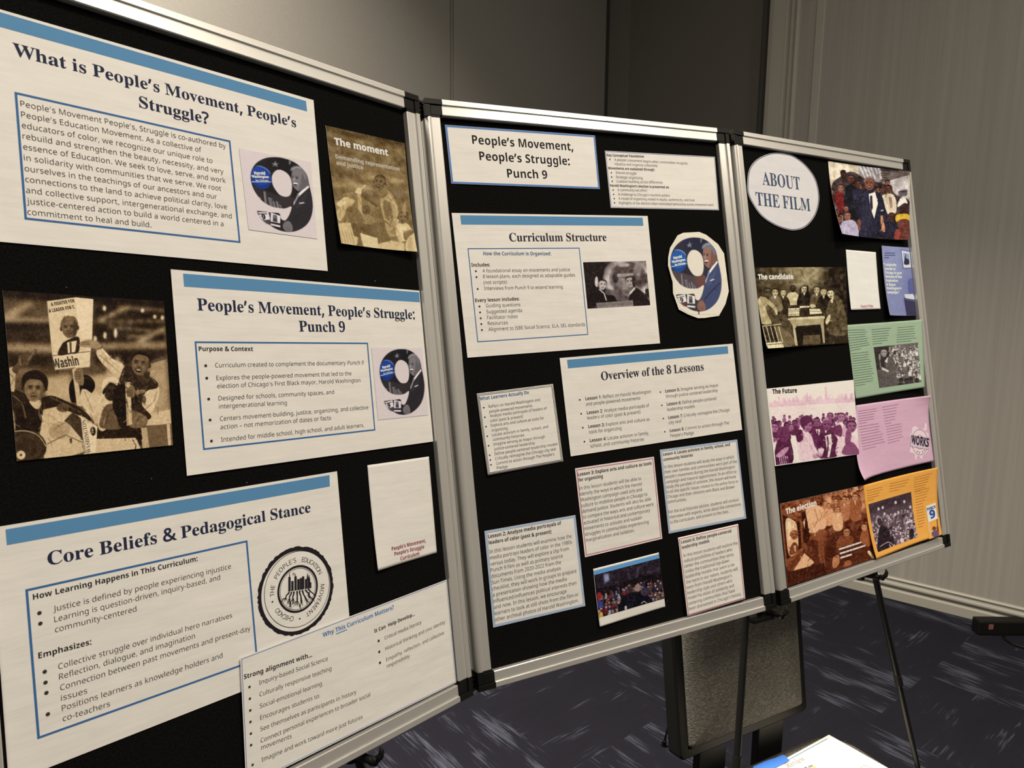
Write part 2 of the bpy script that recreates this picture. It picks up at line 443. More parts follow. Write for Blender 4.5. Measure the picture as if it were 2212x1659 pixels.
# second easel, behind the left leaf
peg1 = pworld(0, pp(0, 792, 1655)[0], -0.0095, -0.004)
q = pworld(0, 0, 0, EZ)
sL = pp(0, 792, 1655)[0]
R1b = pworld(0, sL + 0.006, 0.0, EZ); R2b = pworld(0, sL + 0.12, -0.45, EZ)
L1b = pworld(0, sL - 0.36, 0.0, EZ); L2b = pworld(0, sL - 0.48, -0.45, EZ)
mid = to_floor(0.5 * (L1b + R1b), 0.5 * (L2b + R2b)) - unit(Z1 * np.array([1, 1, 0])) * 0.50
E2 = easel('black tripod easel holding up the left board leaf', L1b, L2b, R1b, R2b, np.array([mid[0], mid[1], 0.008]),
           [(peg1, Z1, X1), (pworld(0, sL - 0.365, -0.0095, -0.004), Z1, X1)])

# ------------------------------------------------------------------ chair behind the board
ZB = 0.53
a = on_height(1470, 1648, ZB); b = on_height(1745, 1535, ZB)
CXD = unit(b - a); CFD = np.array([CXD[1], -CXD[0], 0.0])       # chair left->right seen from the front, and facing
CWD = float(np.linalg.norm(b - a))
c0 = 0.5 * (a + b); c0 = np.array([c0[0], c0[1], 0.0])
chair = empty('banquet_chair', Matrix([[CXD[k], -CFD[k], UPZ[k], c0[k]] for k in range(3)] + [[0, 0, 0, 1]]))
tag(chair, 'black framed banquet chair with grey mottled fabric, back showing under the middle board leaf', 'chair')
m_cfab = new_mat('mottled_fabric', (0.2, 0.185, 0.165), 0.9, spec=0.2)
vc = coords(m_cfab, (120, 300, 300)); nc = nd(m_cfab, 'ShaderNodeTexNoise', Scale=1.0, Detail=3.0, Roughness=0.7); lk(m_cfab, vc, nc.inputs['Vector'])
lk(m_cfab, ramp(m_cfab, nc.outputs[0], [(0.3, (0.058, 0.055, 0.050)), (0.5, (0.096, 0.092, 0.084)), (0.72, (0.19, 0.184, 0.17))]), bsdf(m_cfab).inputs['Base Color'])
add_bump(m_cfab, nc.outputs[0], 0.7, 0.003)
m_cfrm = new_mat('powder_coated_frame', (0.006, 0.006, 0.006), 0.46, spec=0.25)
def rrect(w, h, r, n=8):
    pts = []
    for cx_, cy_, a0 in ((w / 2 - r, h / 2 - r, 0), (-w / 2 + r, h / 2 - r, 90), (-w / 2 + r, -h / 2 + r, 180), (w / 2 - r, -h / 2 + r, 270)):
        for k in range(n + 1):
            t = math.radians(a0 + 90 * k / n); pts.append((cx_ + r * math.cos(t), cy_ + r * math.sin(t)))
    return pts
def pad(mb, w, h, r, levels, mi=0, close_back=True):
    """stack of inset rounded rectangles: levels = [(inset, height)...], closed at the end"""
    rings = []
    for ins, z in levels:
        rings.append([(x, y, z) for x, y in rrect(w - 2 * ins, h - 2 * ins, max(r - ins, 0.004))])
    n = len(rings[0]); v = [p for q in rings for p in q]
    f = [(i * n + k, i * n + (k + 1) % n, (i + 1) * n + (k + 1) % n, (i + 1) * n + k) for i in range(len(rings) - 1) for k in range(n)]
    if close_back: f.append(tuple(range(n - 1, -1, -1)))
    f.append(tuple(range((len(rings) - 1) * n, len(rings) * n)))
    mb.add(v, f, mi)
LEAN = math.radians(9)
BH = 0.43
# chair local axes: x right, y backward, z up ; back plane leans backwards
def back_mat():
    return Matrix.Translation(Vector((0, 0.0, ZB))) @ Matrix.Rotation(math.pi / 2 - LEAN, 4, 'X') @ Matrix.Translation(Vector((0, BH / 2, 0)))
fr = MB(); pad(fr, CWD, BH, 0.016, [(0.004, -0.042), (0.0, -0.038), (0.0, -0.004), (0.005, 0.001), (0.022, 0.002), (0.026, -0.006)])
frame = fr.build('back_frame', m_cfrm, chair); frame.matrix_basis = back_mat()
pd = MB(); pad(pd, CWD - 0.046, BH - 0.046, 0.013, [(0.0, -0.010), (0.001, 0.004), (0.006, 0.010), (0.02, 0.016), (0.05, 0.021), (0.10, 0.0235), (0.15, 0.0245)])
padb = pd.build('backrest', m_cfab, chair, smooth=True); padb.matrix_basis = back_mat()
ps = MB()
for px0, px1 in ((1514, 1571), (1642, 1694)):
    mbp = MB()
    pl0 = on_plane(px0, 1640 if px0 < 1600 else 1600, c0 - CFD * -0.0 , CFD); pl1 = on_plane(px1, 1640 if px0 < 1600 else 1600, c0, CFD)
    x0 = float((pl0 - c0) @ CXD); x1 = float((pl1 - c0) @ CXD)
    mbp.box((x0, 0.004, 0.02), (x1, 0.026, ZB + 0.03))
    mbp.build('back_post', m_cfrm, chair, bevel=0.003)
SZ = 0.472
se = MB(); pad(se, 0.45, 0.44, 0.09, [(0.012, -0.07), (0.0, -0.055), (0.0, -0.025), (0.008, -0.008), (0.03, -0.001), (0.08, 0.0)])
seat = se.build('seat', m_cfab, chair, smooth=True); 
sr = 0.5 * (on_height(1740, 1597, SZ - .008) + on_height(1600, 1655, SZ - .008))
sy = float((sr - c0) @ -CFD)
seat.matrix_basis = Matrix.Translation(Vector((0.055, sy - 0.22, SZ)))
for lx in (-0.17, 0.235):
    for ly in (sy - 0.40, sy - 0.04):
        lb = MB(); lb.tube([(lx, ly, 0.0), (lx * 0.95 + .003, ly, 0.42)], 0.0125, 10)
        lb.build('leg', m_cfrm, chair)
ub = MB()
for ly in (sy - 0.40, sy - 0.04): ub.box((-0.17, ly - .012, 0.385), (0.235, ly + .012, 0.415))
for lx in (-0.165, 0.23): ub.box((lx - .012, sy - 0.40, 0.385), (lx + .012, 0.02, 0.4145))
ub.build('seat_frame', m_cfrm, chair)

# ------------------------------------------------------------------ power strip on the floor by the papered wall
s0 = on_height(2113, 1373, 0.0); s1 = on_height(2330, 1375, 0.0)
sx_ = unit(s1 - s0); sy_ = np.cross(UPZ, sx_)
strip = empty('power_strip', Matrix([[sx_[k], sy_[k], UPZ[k], s0[k]] for k in range(3)] + [[0, 0, 0, 1]]))
tag(strip, 'long black power strip with a reddish switch on the carpet by the baseboard', 'power strip')
hb = MB(); hb.box((0, 0, 0.0), (0.55, 0.055, 0.066)); hb.build('housing', m_plast, strip, bevel=0.006)
sw = MB(); sw.box((0.042, -0.003, 0.030), (0.062, 0.004, 0.053)); sw.build('switch', new_mat('reddish_switch', (0.17, 0.075, 0.07), 0.5), strip, bevel=0.0015)
cbm = MB()
c1 = (on_height(2168, 1373, 0.006), on_height(2172, 1381, 0.006), on_height(2190, 1392, 0.006), on_height(2230, 1404, 0.006), on_height(2330, 1425, 0.006))
cc = [((p - s0) @ sx_, (p - s0) @ sy_, p[2]) for p in c1]
cbm.tube(cc, 0.006, 8); cbm.build('cable', m_plast, strip, smooth=True)

# ------------------------------------------------------------------ lettering: glyph outlines from Blender's bundled fonts
def load_font():
    try:
        p = os.path.join(bpy.utils.system_resource('DATAFILES'), 'fonts', 'NotoSansMath-Regular.woff2')
        return bpy.data.fonts.load(p), True
    except Exception:
        return None, False
FONT, HAVE = load_font()
def remap(ch, up, lo, dg):
    if 'A' <= ch <= 'Z': return chr(up + ord(ch) - 65)
    if 'a' <= ch <= 'z': return chr(lo + ord(ch) - 97)
    if '0' <= ch <= '9': return chr(dg + ord(ch) - 48)
    return None
STYLES = {  # (alphabet, outline offset for letters, offset for punctuation)
    'r': (None, -0.0055, -0.005), 'm': ('b', -0.004, 0.016), 'b': ('b', -0.002, 0.014), 'k': ('b', 0.016, 0.03),
    's': ('s', 0.001, 0.012), 't': ('s', -0.001, 0.0)}
ALPH = {'b': (0x1D5D4, 0x1D5EE, 0x1D7EC), 's': (0x1D400, 0x1D41A, 0x1D7CE)}
CHARS = [chr(c) for c in range(33, 127)]
GL = {}
def build_glyphs():
    jobs = []
    for st, (al, o1_, o2_) in STYLES.items():
        for ch in CHARS:
            rm = remap(ch, *ALPH[al]) if (al and HAVE) else None
            body, off = (rm, o1_) if rm else (ch, o1_ if al is None else o2_)
            pair = []
            for txt in (body, body + body):
                c = bpy.data.curves.new('glyph', 'FONT'); c.body = txt; c.size = 1.0; c.offset = off; c.resolution_u = 3
                if FONT: c.font = FONT
                o = bpy.data.objects.new('glyph', c); COL.objects.link(o); pair.append(o)
            jobs.append((st, ch, pair))
    bpy.context.view_layer.update()
    dg = bpy.context.evaluated_depsgraph_get()
    for st, ch, pair in jobs:
        out = []
        for o in pair:
            e = o.evaluated_get(dg); me = e.to_mesh()
            n = len(me.vertices); co = np.zeros(n * 3); me.vertices.foreach_get('co', co); co = co.reshape(-1, 3)
            me.calc_loop_triangles(); t = np.zeros(len(me.loop_triangles) * 3, np.int32)
            me.loop_triangles.foreach_get('vertices', t); out.append((co[:, :2].copy(), t.reshape(-1, 3).copy()))
            e.to_mesh_clear()
        (v1, t1), (v2, _) = out
        adv = float(v2[:, 0].max() - v1[:, 0].max()) if len(v1) and len(v2) else 0.3
        GL[st, ch] = (v1, t1, adv)
    for _, _, pair in jobs:
        for o in pair:
            c = o.data; bpy.data.objects.remove(o); bpy.data.curves.remove(c)
build_glyphs()
def glyph(st, ch):
    if ch == '\u2019':
        v, t, a = GL[st, ',']
        top = GL[st, 'H'][0][:, 1].max() if len(GL[st, 'H'][0]) else 0.7
        return v + np.array([0, top - v[:, 1].max()]), t, a * 0.92
    if ch in '\u201c\u201d':
        v, t, a = glyph(st, '\u2019')
        n = len(v); return np.vstack([v, v + np.array([a * 0.8, 0])]), np.vstack([t, t + n]), a * 1.8
    if ch == '\u2013':
        v, t, a = GL[st, '-']; return v * np.array([1.5, 1]), t, a * 1.5
    if ch == '\u2026':
        v, t, a = GL[st, '.']; n = len(v)
        return np.vstack([v + np.array([a * k, 0]) for k in range(3)]), np.vstack([t + n * k for k in range(3)]), a * 3
    if ch == ' ': return np.zeros((0, 2)), np.zeros((0, 3), np.int32), GL[st, 'n'][2] * 0.44
    return GL[st, ch]
def layout(text, st, alt='b'):
    """-> verts, tris, ink left, ink right ; *toggles bold*, _toggles slant_"""
    vs, ts, x, n, cur, sh = [], [], 0.0, 0, st, 0.0
    for ch in text:
        if ch == '*': cur = alt if cur == st else st; continue
        if ch == '_': sh = 0.2 if sh == 0 else 0.0; continue
        v, t, a = glyph(cur, ch)
        if len(v):
            w = v.copy(); w[:, 0] += x + sh * w[:, 1]
            vs.append(w); ts.append(t + n); n += len(w)
        x += a
    V = np.vstack(vs); T = np.vstack(ts)
    return V, T, V[:, 0].min(), V[:, 0].max()

# ------------------------------------------------------------------ sheets of paper pinned on the board
CROP = {'F': (0, 0, 1), 'A1': (0, 0, 3.95), 'A2': (400, 150, 3.95), 'A3': (0, 590, 3.95), 'A4': (360, 560, 3.4567), 'A5': (0, 1000, 2.5175),
        'A6': (500, 960, 2.373), 'B1': (880, 190, 5.027), 'B2': (1280, 270, 5.53), 'B3': (960, 440, 4.6083), 'B4': (1400, 480, 7.373),
        'B5': (1010, 740, 5.53), 'B6': (1380, 740, 7.373), 'B7': (1020, 960, 3.95), 'B8': (1400, 930, 3.95), 'C1': (1560, 260, 5.027),
        'C2': (1600, 520, 5.027), 'C3': (1640, 800, 5.027), 'C4': (1640, 980, 5.027), 'C5': (1400, 1240, 2.724), 'C6': (1560, 1560, 5.53)}
def px(crop, x, y):
    a, b, s = CROP[crop]; return a + x / s, b + y / s

_inks = {}
def ink_mat(c, rough=0.62):
    key = (tuple(c), rough)
    if key not in _inks: _inks[key] = new_mat('printed_ink', ink(c), rough, spec=0.10)
    return _inks[key]
def paper_mat(name, c, rough=0.6):
    m = new_mat(name, ink(c), rough, spec=0.3)
    v = coords(m, (1, 1, 1)); n1 = nd(m, 'ShaderNodeTexNoise', Scale=14.0, Detail=2.0); lk(m, v, n1.inputs['Vector'])
    mp = nd(m, 'ShaderNodeMapping'); mp.inputs['Scale'].default_value = (9, 55, 9); lk(m, v, mp.inputs['Vector'])
    n2 = nd(m, 'ShaderNodeTexNoise', Scale=1.0, Detail=3.0); lk(m, mp.outputs[0], n2.inputs['Vector'])
    ad = nd(m, 'ShaderNodeMath', operation='MULTIPLY_ADD'); lk(m, n2.outputs[0], ad.inputs[0]); ad.inputs[1].default_value = 0.35; lk(m, n1.outputs[0], ad.inputs[2])
    add_bump(m, ad.outputs[0], 0.42, 0.006)
    return m
M_WHITE = paper_mat('white_paper', WHITE_SEEN)
m_print = new_mat('photo_print', (0.5, 0.5, 0.5), 0.55, spec=0.10)
at_ = nd(m_print, 'ShaderNodeVertexColor'); at_.layer_name = 'Col'; lk(m_print, at_.outputs[0], bsdf(m_print).inputs['Base Color'])

def bil(Q, u, v):
    u = np.asarray(u)[..., None]; v = np.asarray(v)[..., None]
    return Q[0] * (1 - u) * (1 - v) + Q[1] * u * (1 - v) + Q[2] * u * v + Q[3] * (1 - u) * v
def inv_bil(Q, P):
    P = np.asarray(P, float); u = np.full(P.shape[:-1], 0.5); v = u.copy()
    for _ in range(8):
        r = bil(Q, u, v) - P
        du = (Q[1] - Q[0]) * (1 - v)[..., None] + (Q[2] - Q[3]) * v[..., None]
        dv = (Q[3] - Q[0]) * (1 - u)[..., None] + (Q[2] - Q[1]) * u[..., None]
        det = du[..., 0] * dv[..., 1] - du[..., 1] * dv[..., 0]
        u = u - (r[..., 0] * dv[..., 1] - r[..., 1] * dv[..., 0]) / det
        v = v - (du[..., 0] * r[..., 1] - du[..., 1] * r[..., 0]) / det
    return u, v

class Sheet:
    def __init__(s, name, panel, crop, corners, label, cat, mat=None, z=0.0016, lifts=(0, 0, 0, 0), k=2.4, edges=(0, 0, 0, 0), ek=3.2, outline=None, group=None, n=16):
        s.panel, s.crop, s.z, s.lifts, s.k, s.edges, s.ek = panel, crop, z, lifts, k, edges, ek
        el, et, er, eb = edges; s.bent = any(lifts) or any(edges)
        tot = [lf + e for lf, e in zip(lifts, (el + et, er + et, er + eb, el + eb))]
        s.Q = np.array([pp(panel, *px(*( c[2:] and (c[2], c[0], c[1]) or (crop, c[0], c[1]))), z + lf) for c, lf in zip(corners, tot)])
        if outline is None:                                # low corners stop at the raised frame
            for q_, e_ in zip(s.Q, tot):
                if z + e_ < 0.0095:
                    q_[0] = min(max(q_[0], RW + 0.0018), PW - RW - 0.0018); q_[1] = min(max(q_[1], RW + 0.0018), PH - RW - 0.0018)
        s.c = s.Q.mean(0)
        mat = mat or M_WHITE
        th = 0.0003
        if outline is not None:
            pts = np.array([pp(panel, *px(crop, x, y), z) for x, y in outline]) - s.c
            n_ = len(pts)
            V = [(x, y, z) for x, y in pts] + [(x, y, z - th) for x, y in pts]
            if (np.cross(pts - np.roll(pts, 1, 0), np.roll(pts, -1, 0) - pts)).sum() < 0: order = list(range(n_ - 1, -1, -1))
            else: order = list(range(n_))
            Fc = [tuple(order), tuple(n_ + i for i in reversed(order))] + [(i, n_ + i, n_ + (i + 1) % n_, (i + 1) % n_) for i in range(n_)]
            s.o = link_mesh(name, V, Fc, mat)
            bm = bmesh.new(); bm.from_mesh(s.o.data); bmesh.ops.recalc_face_normals(bm, faces=bm.faces); bm.to_mesh(s.o.data); bm.free()
        else:
            if s.bent: n = 36
            g = np.linspace(0, 1, n + 1); uu, vv = np.meshgrid(g, g)
            st = bil(s.Q, uu, vv) - s.c; zz = s.zuv(uu, vv)
            N = (n + 1) ** 2
            V = np.vstack([np.c_[st.reshape(-1, 2), zz.ravel()], np.c_[st.reshape(-1, 2), zz.ravel() - th]])
            idx = lambda i, j: i * (n + 1) + j
            Fc = []
            for i in range(n):
                for j in range(n):
                    q = (idx(i, j), idx(i + 1, j), idx(i + 1, j + 1), idx(i, j + 1))
                    Fc.append(q); Fc.append(tuple(N + w for w in reversed(q)))
            for e in ([idx(0, j) for j in range(n + 1)], [idx(i, n) for i in range(n + 1)], [idx(n, j) for j in range(n, -1, -1)], [idx(i, 0) for i in range(n, -1, -1)]):
                for a_, b_ in zip(e, e[1:]): Fc.append((a_, b_, N + b_, N + a_))
            s.o = link_mesh(name, V, Fc, mat, smooth=s.bent)
        s.o.matrix_world = pmat(panel, *s.c)
        tag(s.o, label, cat, group)
    def zuv(s, u, v):
        z = np.full(np.shape(u), s.z)
        u = np.clip(u, 0, 1); v = np.clip(v, 0, 1)
        for lf, w in zip(s.lifts, ((1 - u) * (1 - v), u * (1 - v), u * v, (1 - u) * v)):
            if lf: z = z + lf * w ** s.k
        for e, w in zip(s.edges, (1 - u, 1 - v, u, v)):
            if e: z = z + e * w ** s.ek
        return z
    def zst(s, P):
        if not s.bent: return np.full(P.shape[:-1], s.z)
        u, v = inv_bil(s.Q, P); return s.zuv(u, v)
    def pls(s, pts, crop=None):
        a_, b_, k_ = CROP[crop or s.crop]; XY = np.asarray(pts, float) / k_ + np.array([a_, b_])
        q = pp_many(s.panel, XY, np.full(len(XY), s.z))
        if s.bent:
            for _ in range(4): q = pp_many(s.panel, XY, s.zst(q))
        return q
    def pl(s, x, y, crop=None): return s.pls([(x, y)], crop)[0]
    def mpp(s, x, y, crop=None):
        """metres on the paper for one unit of the crop"""
        return float(np.linalg.norm(s.pl(x, y + 1, crop) - s.pl(x, y, crop)))
    def add(s, name, P, tris, mat, eps=0.0002, label=None):
        P = np.asarray(P, float)
        V = np.c_[P - s.c, s.zst(P) + eps]
        o = link_mesh(name, V, tris, mat, s.o)
        if label: o['label'] = label
        return o
    def blob(s, name, P, mat, eps):
        """one outline finely tessellated so that it follows the sheet"""
        bm = bmesh.new(); bm.faces.new([bm.verts.new((*p, 0)) for p in P])
        bmesh.ops.triangulate(bm, faces=bm.faces); bmesh.ops.subdivide_edges(bm, edges=bm.edges[:], cuts=6, use_grid_fill=True)
        bmesh.ops.triangulate(bm, faces=bm.faces); bm.normal_update()
        if sum(f.normal.z for f in bm.faces) < 0: bmesh.ops.reverse_faces(bm, faces=bm.faces)
        bm.verts.index_update(); V = np.array([v.co[:2] for v in bm.verts]); Fc = [tuple(v.index for v in f.verts) for f in bm.faces]; bm.free()
        return s.add(name, V, Fc, mat, eps)
    def strips(s, quads, n=14):
        """list of 4-corner plane quads -> subdivided verts, faces"""
        V, Fc = [], []
        for q in quads:
            q = np.array(q); b = sum(len(w) for w in V)
            lu = max(np.linalg.norm(q[1] - q[0]), np.linalg.norm(q[2] - q[3])); lv = max(np.linalg.norm(q[3] - q[0]), np.linalg.norm(q[2] - q[1]))
            nu = n if (lu > 0.03 or (s.bent and lu > 0.006)) else 1; nv = n if (lv > 0.03 or (s.bent and lv > 0.006)) else 1
            uu, vv = np.meshgrid(np.linspace(0, 1, nu + 1), np.linspace(0, 1, nv + 1))
            V.append(bil(q, uu, vv).reshape(-1, 2))
            for i in range(nv):
                for j in range(nu):
                    a_ = b + i * (nu + 1) + j; Fc.append((a_, a_ + nu + 1, a_ + nu + 2, a_ + 1))
        return np.vstack(V), Fc
    def bar(s, name, corners, color, crop=None, eps=0.0002, label=None):
        V, Fc = s.strips([[s.pl(*c[:2], c[2] if len(c) > 2 else crop) for c in corners]])
        return s.add(name, V, Fc, ink_mat(color), eps, label)
    def frame(s, name, corners, width, color, crop=None, inset=0.0, eps=0.0002, label=None):
        Q = s.Q if corners is None else np.array([s.pl(*c[:2], c[2] if len(c) > 2 else crop) for c in corners])
        def off(d):
            c = Q.mean(0); ex = unit((Q[1] - Q[0]) + (Q[2] - Q[3])); ey = unit((Q[3] - Q[0]) + (Q[2] - Q[1]))
            sg = ((1, 1), (-1, 1), (-1, -1), (1, -1)); return np.array([p + d * (a_ * ex + b_ * ey) for p, (a_, b_) in zip(Q, sg)])
        qs = []
        for ins in (inset if isinstance(inset, (list, tuple)) else [inset]):
            A, B = off(ins), off(ins + width)
            qs += [[A[k], A[(k + 1) % 4], B[(k + 1) % 4], B[k]] for k in range(4)]
        V, Fc = s.strips(qs)
        return s.add(name, V, [tuple(reversed(f)) if False else f for f in Fc], ink_mat(color), eps, label)
    def text(s, name, st, color, lines, xs=1.0, dots=(), dr=10, crop=None, eps=0.0003, label=None, under=None):
        L = []
        for ln in lines:
            c = ln[5] if len(ln) > 5 else crop
            L.append((ln[0], s.pl(ln[1], ln[2], c), s.pl(ln[3], ln[4], c)))
        lay = [layout(t, st) for t, _, _ in L]
        sxs = [np.linalg.norm(B - A) / (r - l) for (_, A, B), (_, _, l, r) in zip(L, lay)]
        sy = float(np.median(sxs)) / xs
        V, T, n = [], [], 0
        for (t, A, B), (gv, gt, l, r), sx in zip(L, lay, sxs):
            d = unit(B - A); p = np.array([-d[1], d[0]])
            V.append(A + (gv[:, :1] - l) * sx * d + gv[:, 1:] * sy * p); T.append(gt + n); n += len(gv)
        for x, y in dots:
            c0 = s.pl(x, y, crop); rr = s.mpp(x, y, crop) * dr
            a_ = np.linspace(0, 2 * math.pi, 13)[:-1]
            V.append(c0 + rr * np.c_[np.cos(a_), np.sin(a_)]); T.append(np.array([[n, n + k, n + k + 1] for k in range(1, 11)])); n += 12
        if under:
            (x0, y0, x1, y1, wd) = under; A, B = s.pl(x0, y0, crop), s.pl(x1, y1, crop); p = np.array([-(B - A)[1], (B - A)[0]]); p = unit(p) * wd
            V.append(np.array([A, B, B + p, A + p])); T.append(np.array([[n, n + 1, n + 2], [n, n + 2, n + 3]])); n += 4
        return s.add(name, np.vstack(V), np.vstack(T).tolist(), ink_mat(color), eps, label)
    def para(s, texts, first, last, fend, lend=None, crop=None):
        """equally spaced lines: starts of first and last line, end of first line, end of last line (all px of the crop)"""
        A0, A1, E0 = s.pl(*first, crop), s.pl(*last, crop), s.pl(*fend, crop)
        n = len(texts)
        def w(t): _, _, l, r = layout(t, 'r'); return r - l
        k0 = np.linalg.norm(E0 - A0) / w(texts[0]); d0 = unit(E0 - A0); k1, d1 = k0, d0
        if lend is not None:
            E1 = s.pl(*lend, crop); k1 = np.linalg.norm(E1 - A1) / w(texts[-1]); d1 = unit(E1 - A1)
        out = []
        for i, t in enumerate(texts):
            f = i / max(n - 1, 1); A = A0 * (1 - f) + A1 * f; d = unit(d0 * (1 - f) + d1 * f)
            out.append((t, A, A + d * w(t) * (k0 * (1 - f) + k1 * f)))
        return out
    def ptext(s, name, color, paras, xs=1.0, extra=(), eps=0.0003, crop=None):
        """regular text from para() results plus explicit (bold) lines in the same ink"""
        V, T, n = [], [], 0
        lay = [layout(t, 'r') for t, _, _ in paras]
        sy = float(np.median([np.linalg.norm(B - A) / (r - l) for (_, A, B), (_, _, l, r) in zip(paras, lay)])) / xs
        for (t, A, B), (gv, gt, l, r) in zip(paras, lay):
            sx = np.linalg.norm(B - A) / (r - l); d = unit(B - A); p = np.array([-d[1], d[0]])
            V.append(A + (gv[:, :1] - l) * sx * d + gv[:, 1:] * sy * p); T.append(gt + n); n += len(gv)
        return s.add(name, np.vstack(V), np.vstack(T).tolist(), ink_mat(color), eps)
    def dashes(s, name, color, cols, wd, crop=None, seed=1, eps=0.0003):
        """rows of print too small to read: broken strokes. cols = (x0,y0,x1,y1 first row; x0,y0,x1,y1 last row; rows)"""
        rnd = random.Random(seed); qs = []
        for x0, y0, x1, y1, X0, Y0, X1, Y1, rows in cols:
            for r in range(rows):
                f = r / max(rows - 1, 1)
                A = np.array([x0 + (X0 - x0) * f, y0 + (Y0 - y0) * f]); B = np.array([x1 + (X1 - x1) * f, y1 + (Y1 - y1) * f])
                e = rnd.uniform(0.86, 1.0) if r < rows - 1 else rnd.uniform(0.4, 0.8); t = 0.0
                while t < e:
                    l = rnd.uniform(0.10, 0.26); t1 = min(t + l, e)
                    a_, b_ = s.pl(*(A + (B - A) * t), crop), s.pl(*(A + (B - A) * t1), crop)
                    p = unit(np.array([-(b_ - a_)[1], (b_ - a_)[0]])) * wd * 0.5
                    qs.append([a_ - p, b_ - p, b_ + p, a_ + p]); t = t1 + 0.012
        V = np.vstack([np.array(q) for q in qs]); Fc = [(4 * i, 4 * i + 1, 4 * i + 2, 4 * i + 3) for i in range(len(qs))]
        return s.add(name, V, Fc, ink_mat(color), eps)
    def picture(s, name, corners, paint, crop=None, ref=None, dens=1.15, eps=0.00024, mask=None, label=None, **kw):
        Q = np.array([s.pl(*c, crop) for c in corners]) if corners is not None else s.Q
        P4 = np.array([px(crop or s.crop, *c) for c in corners]) if corners is not None else None
        if P4 is None: P4 = np.array([px(s.crop, *c) for c in kw.pop('pxc')])
        w = int(max(np.linalg.norm(P4[1] - P4[0]), np.linalg.norm(P4[2] - P4[3])) * dens); h = int(max(np.linalg.norm(P4[3] - P4[0]), np.linalg.norm(P4[2] - P4[1])) * dens)
        if ref is None: fm_ = lambda pts: inv_bil(Q, s.pls(pts, crop))
        else: fm_ = lambda pts: inv_bil(np.array(ref, float), np.array(pts, float))
        con, sat = kw.pop('con', 1.12), kw.pop('sat', 1.0); art = Art(w, h, fm_); paint(art, **kw)
        uu, vv = np.meshgrid((np.arange(w) + 0.0) / (w - 1), (np.arange(h) + 0.0) / (h - 1))
        P = bil(Q, uu, vv).reshape(-1, 2)
        i = np.arange((h - 1) * w).reshape(h - 1, w)[:, :-1].ravel()
        Fc = np.c_[i, i + w, i + w + 1, i + 1]
        if mask is not None:
            mk = art.cover([s_pt for s_pt in mask], spline=False).ravel() > 0.5
            Fc = Fc[mk[Fc].all(1)]
        V = np.c_[P - s.c, s.zst(P) + eps]
        o = link_mesh(name, V, Fc, m_print, s.o, smooth=True)
        ca = o.data.color_attributes.new('Col', 'FLOAT_COLOR', 'POINT')
        rgb = art.result(con, sat).reshape(-1, 3); ca.data.foreach_set('color', np.c_[ink(rgb), np.ones(len(rgb))].astype(np.float32).ravel())
        if label: o['label'] = label
        return o

# ------------------------------------------------------------------ small painter for the printed pictures
def catmull(pts, closed=True, n=6):
    P = np.array(pts, float); m = len(P); out = []
    rng = range(m) if closed else range(m - 1)
    for i in rng:
        if closed: a_, b_, c_, d_ = P[(i - 1) % m], P[i], P[(i + 1) % m], P[(i + 2) % m]
        else: a_, b_, c_, d_ = P[max(i - 1, 0)], P[i], P[i + 1], P[min(i + 2, m - 1)]
        t = np.linspace(0, 1, n, endpoint=False)[:, None]
        out.append(0.5 * ((2 * b_) + (c_ - a_) * t + (2 * a_ - 5 * b_ + 4 * c_ - d_) * t ** 2 + (3 * b_ - a_ - 3 * c_ + d_) * t ** 3))
    if not closed: out.append(P[-1:])
    return np.vstack(out)
def vnoise(h, w, cell, rs):
    gh, gw = int(h / cell) + 3, int(w / cell) + 3
    g = rs.rand(gh, gw); y = np.arange(h) / cell; x = np.arange(w) / cell
    yi, xi = y.astype(int), x.astype(int); fy, fx = (y - yi)[:, None], (x - xi)[None]
    fy = fy * fy * (3 - 2 * fy); fx = fx * fx * (3 - 2 * fx)
    return (g[np.ix_(yi, xi)] * (1 - fy) * (1 - fx) + g[np.ix_(yi, xi + 1)] * (1 - fy) * fx + g[np.ix_(yi + 1, xi)] * fy * (1 - fx) + g[np.ix_(yi + 1, xi + 1)] * fy * fx)
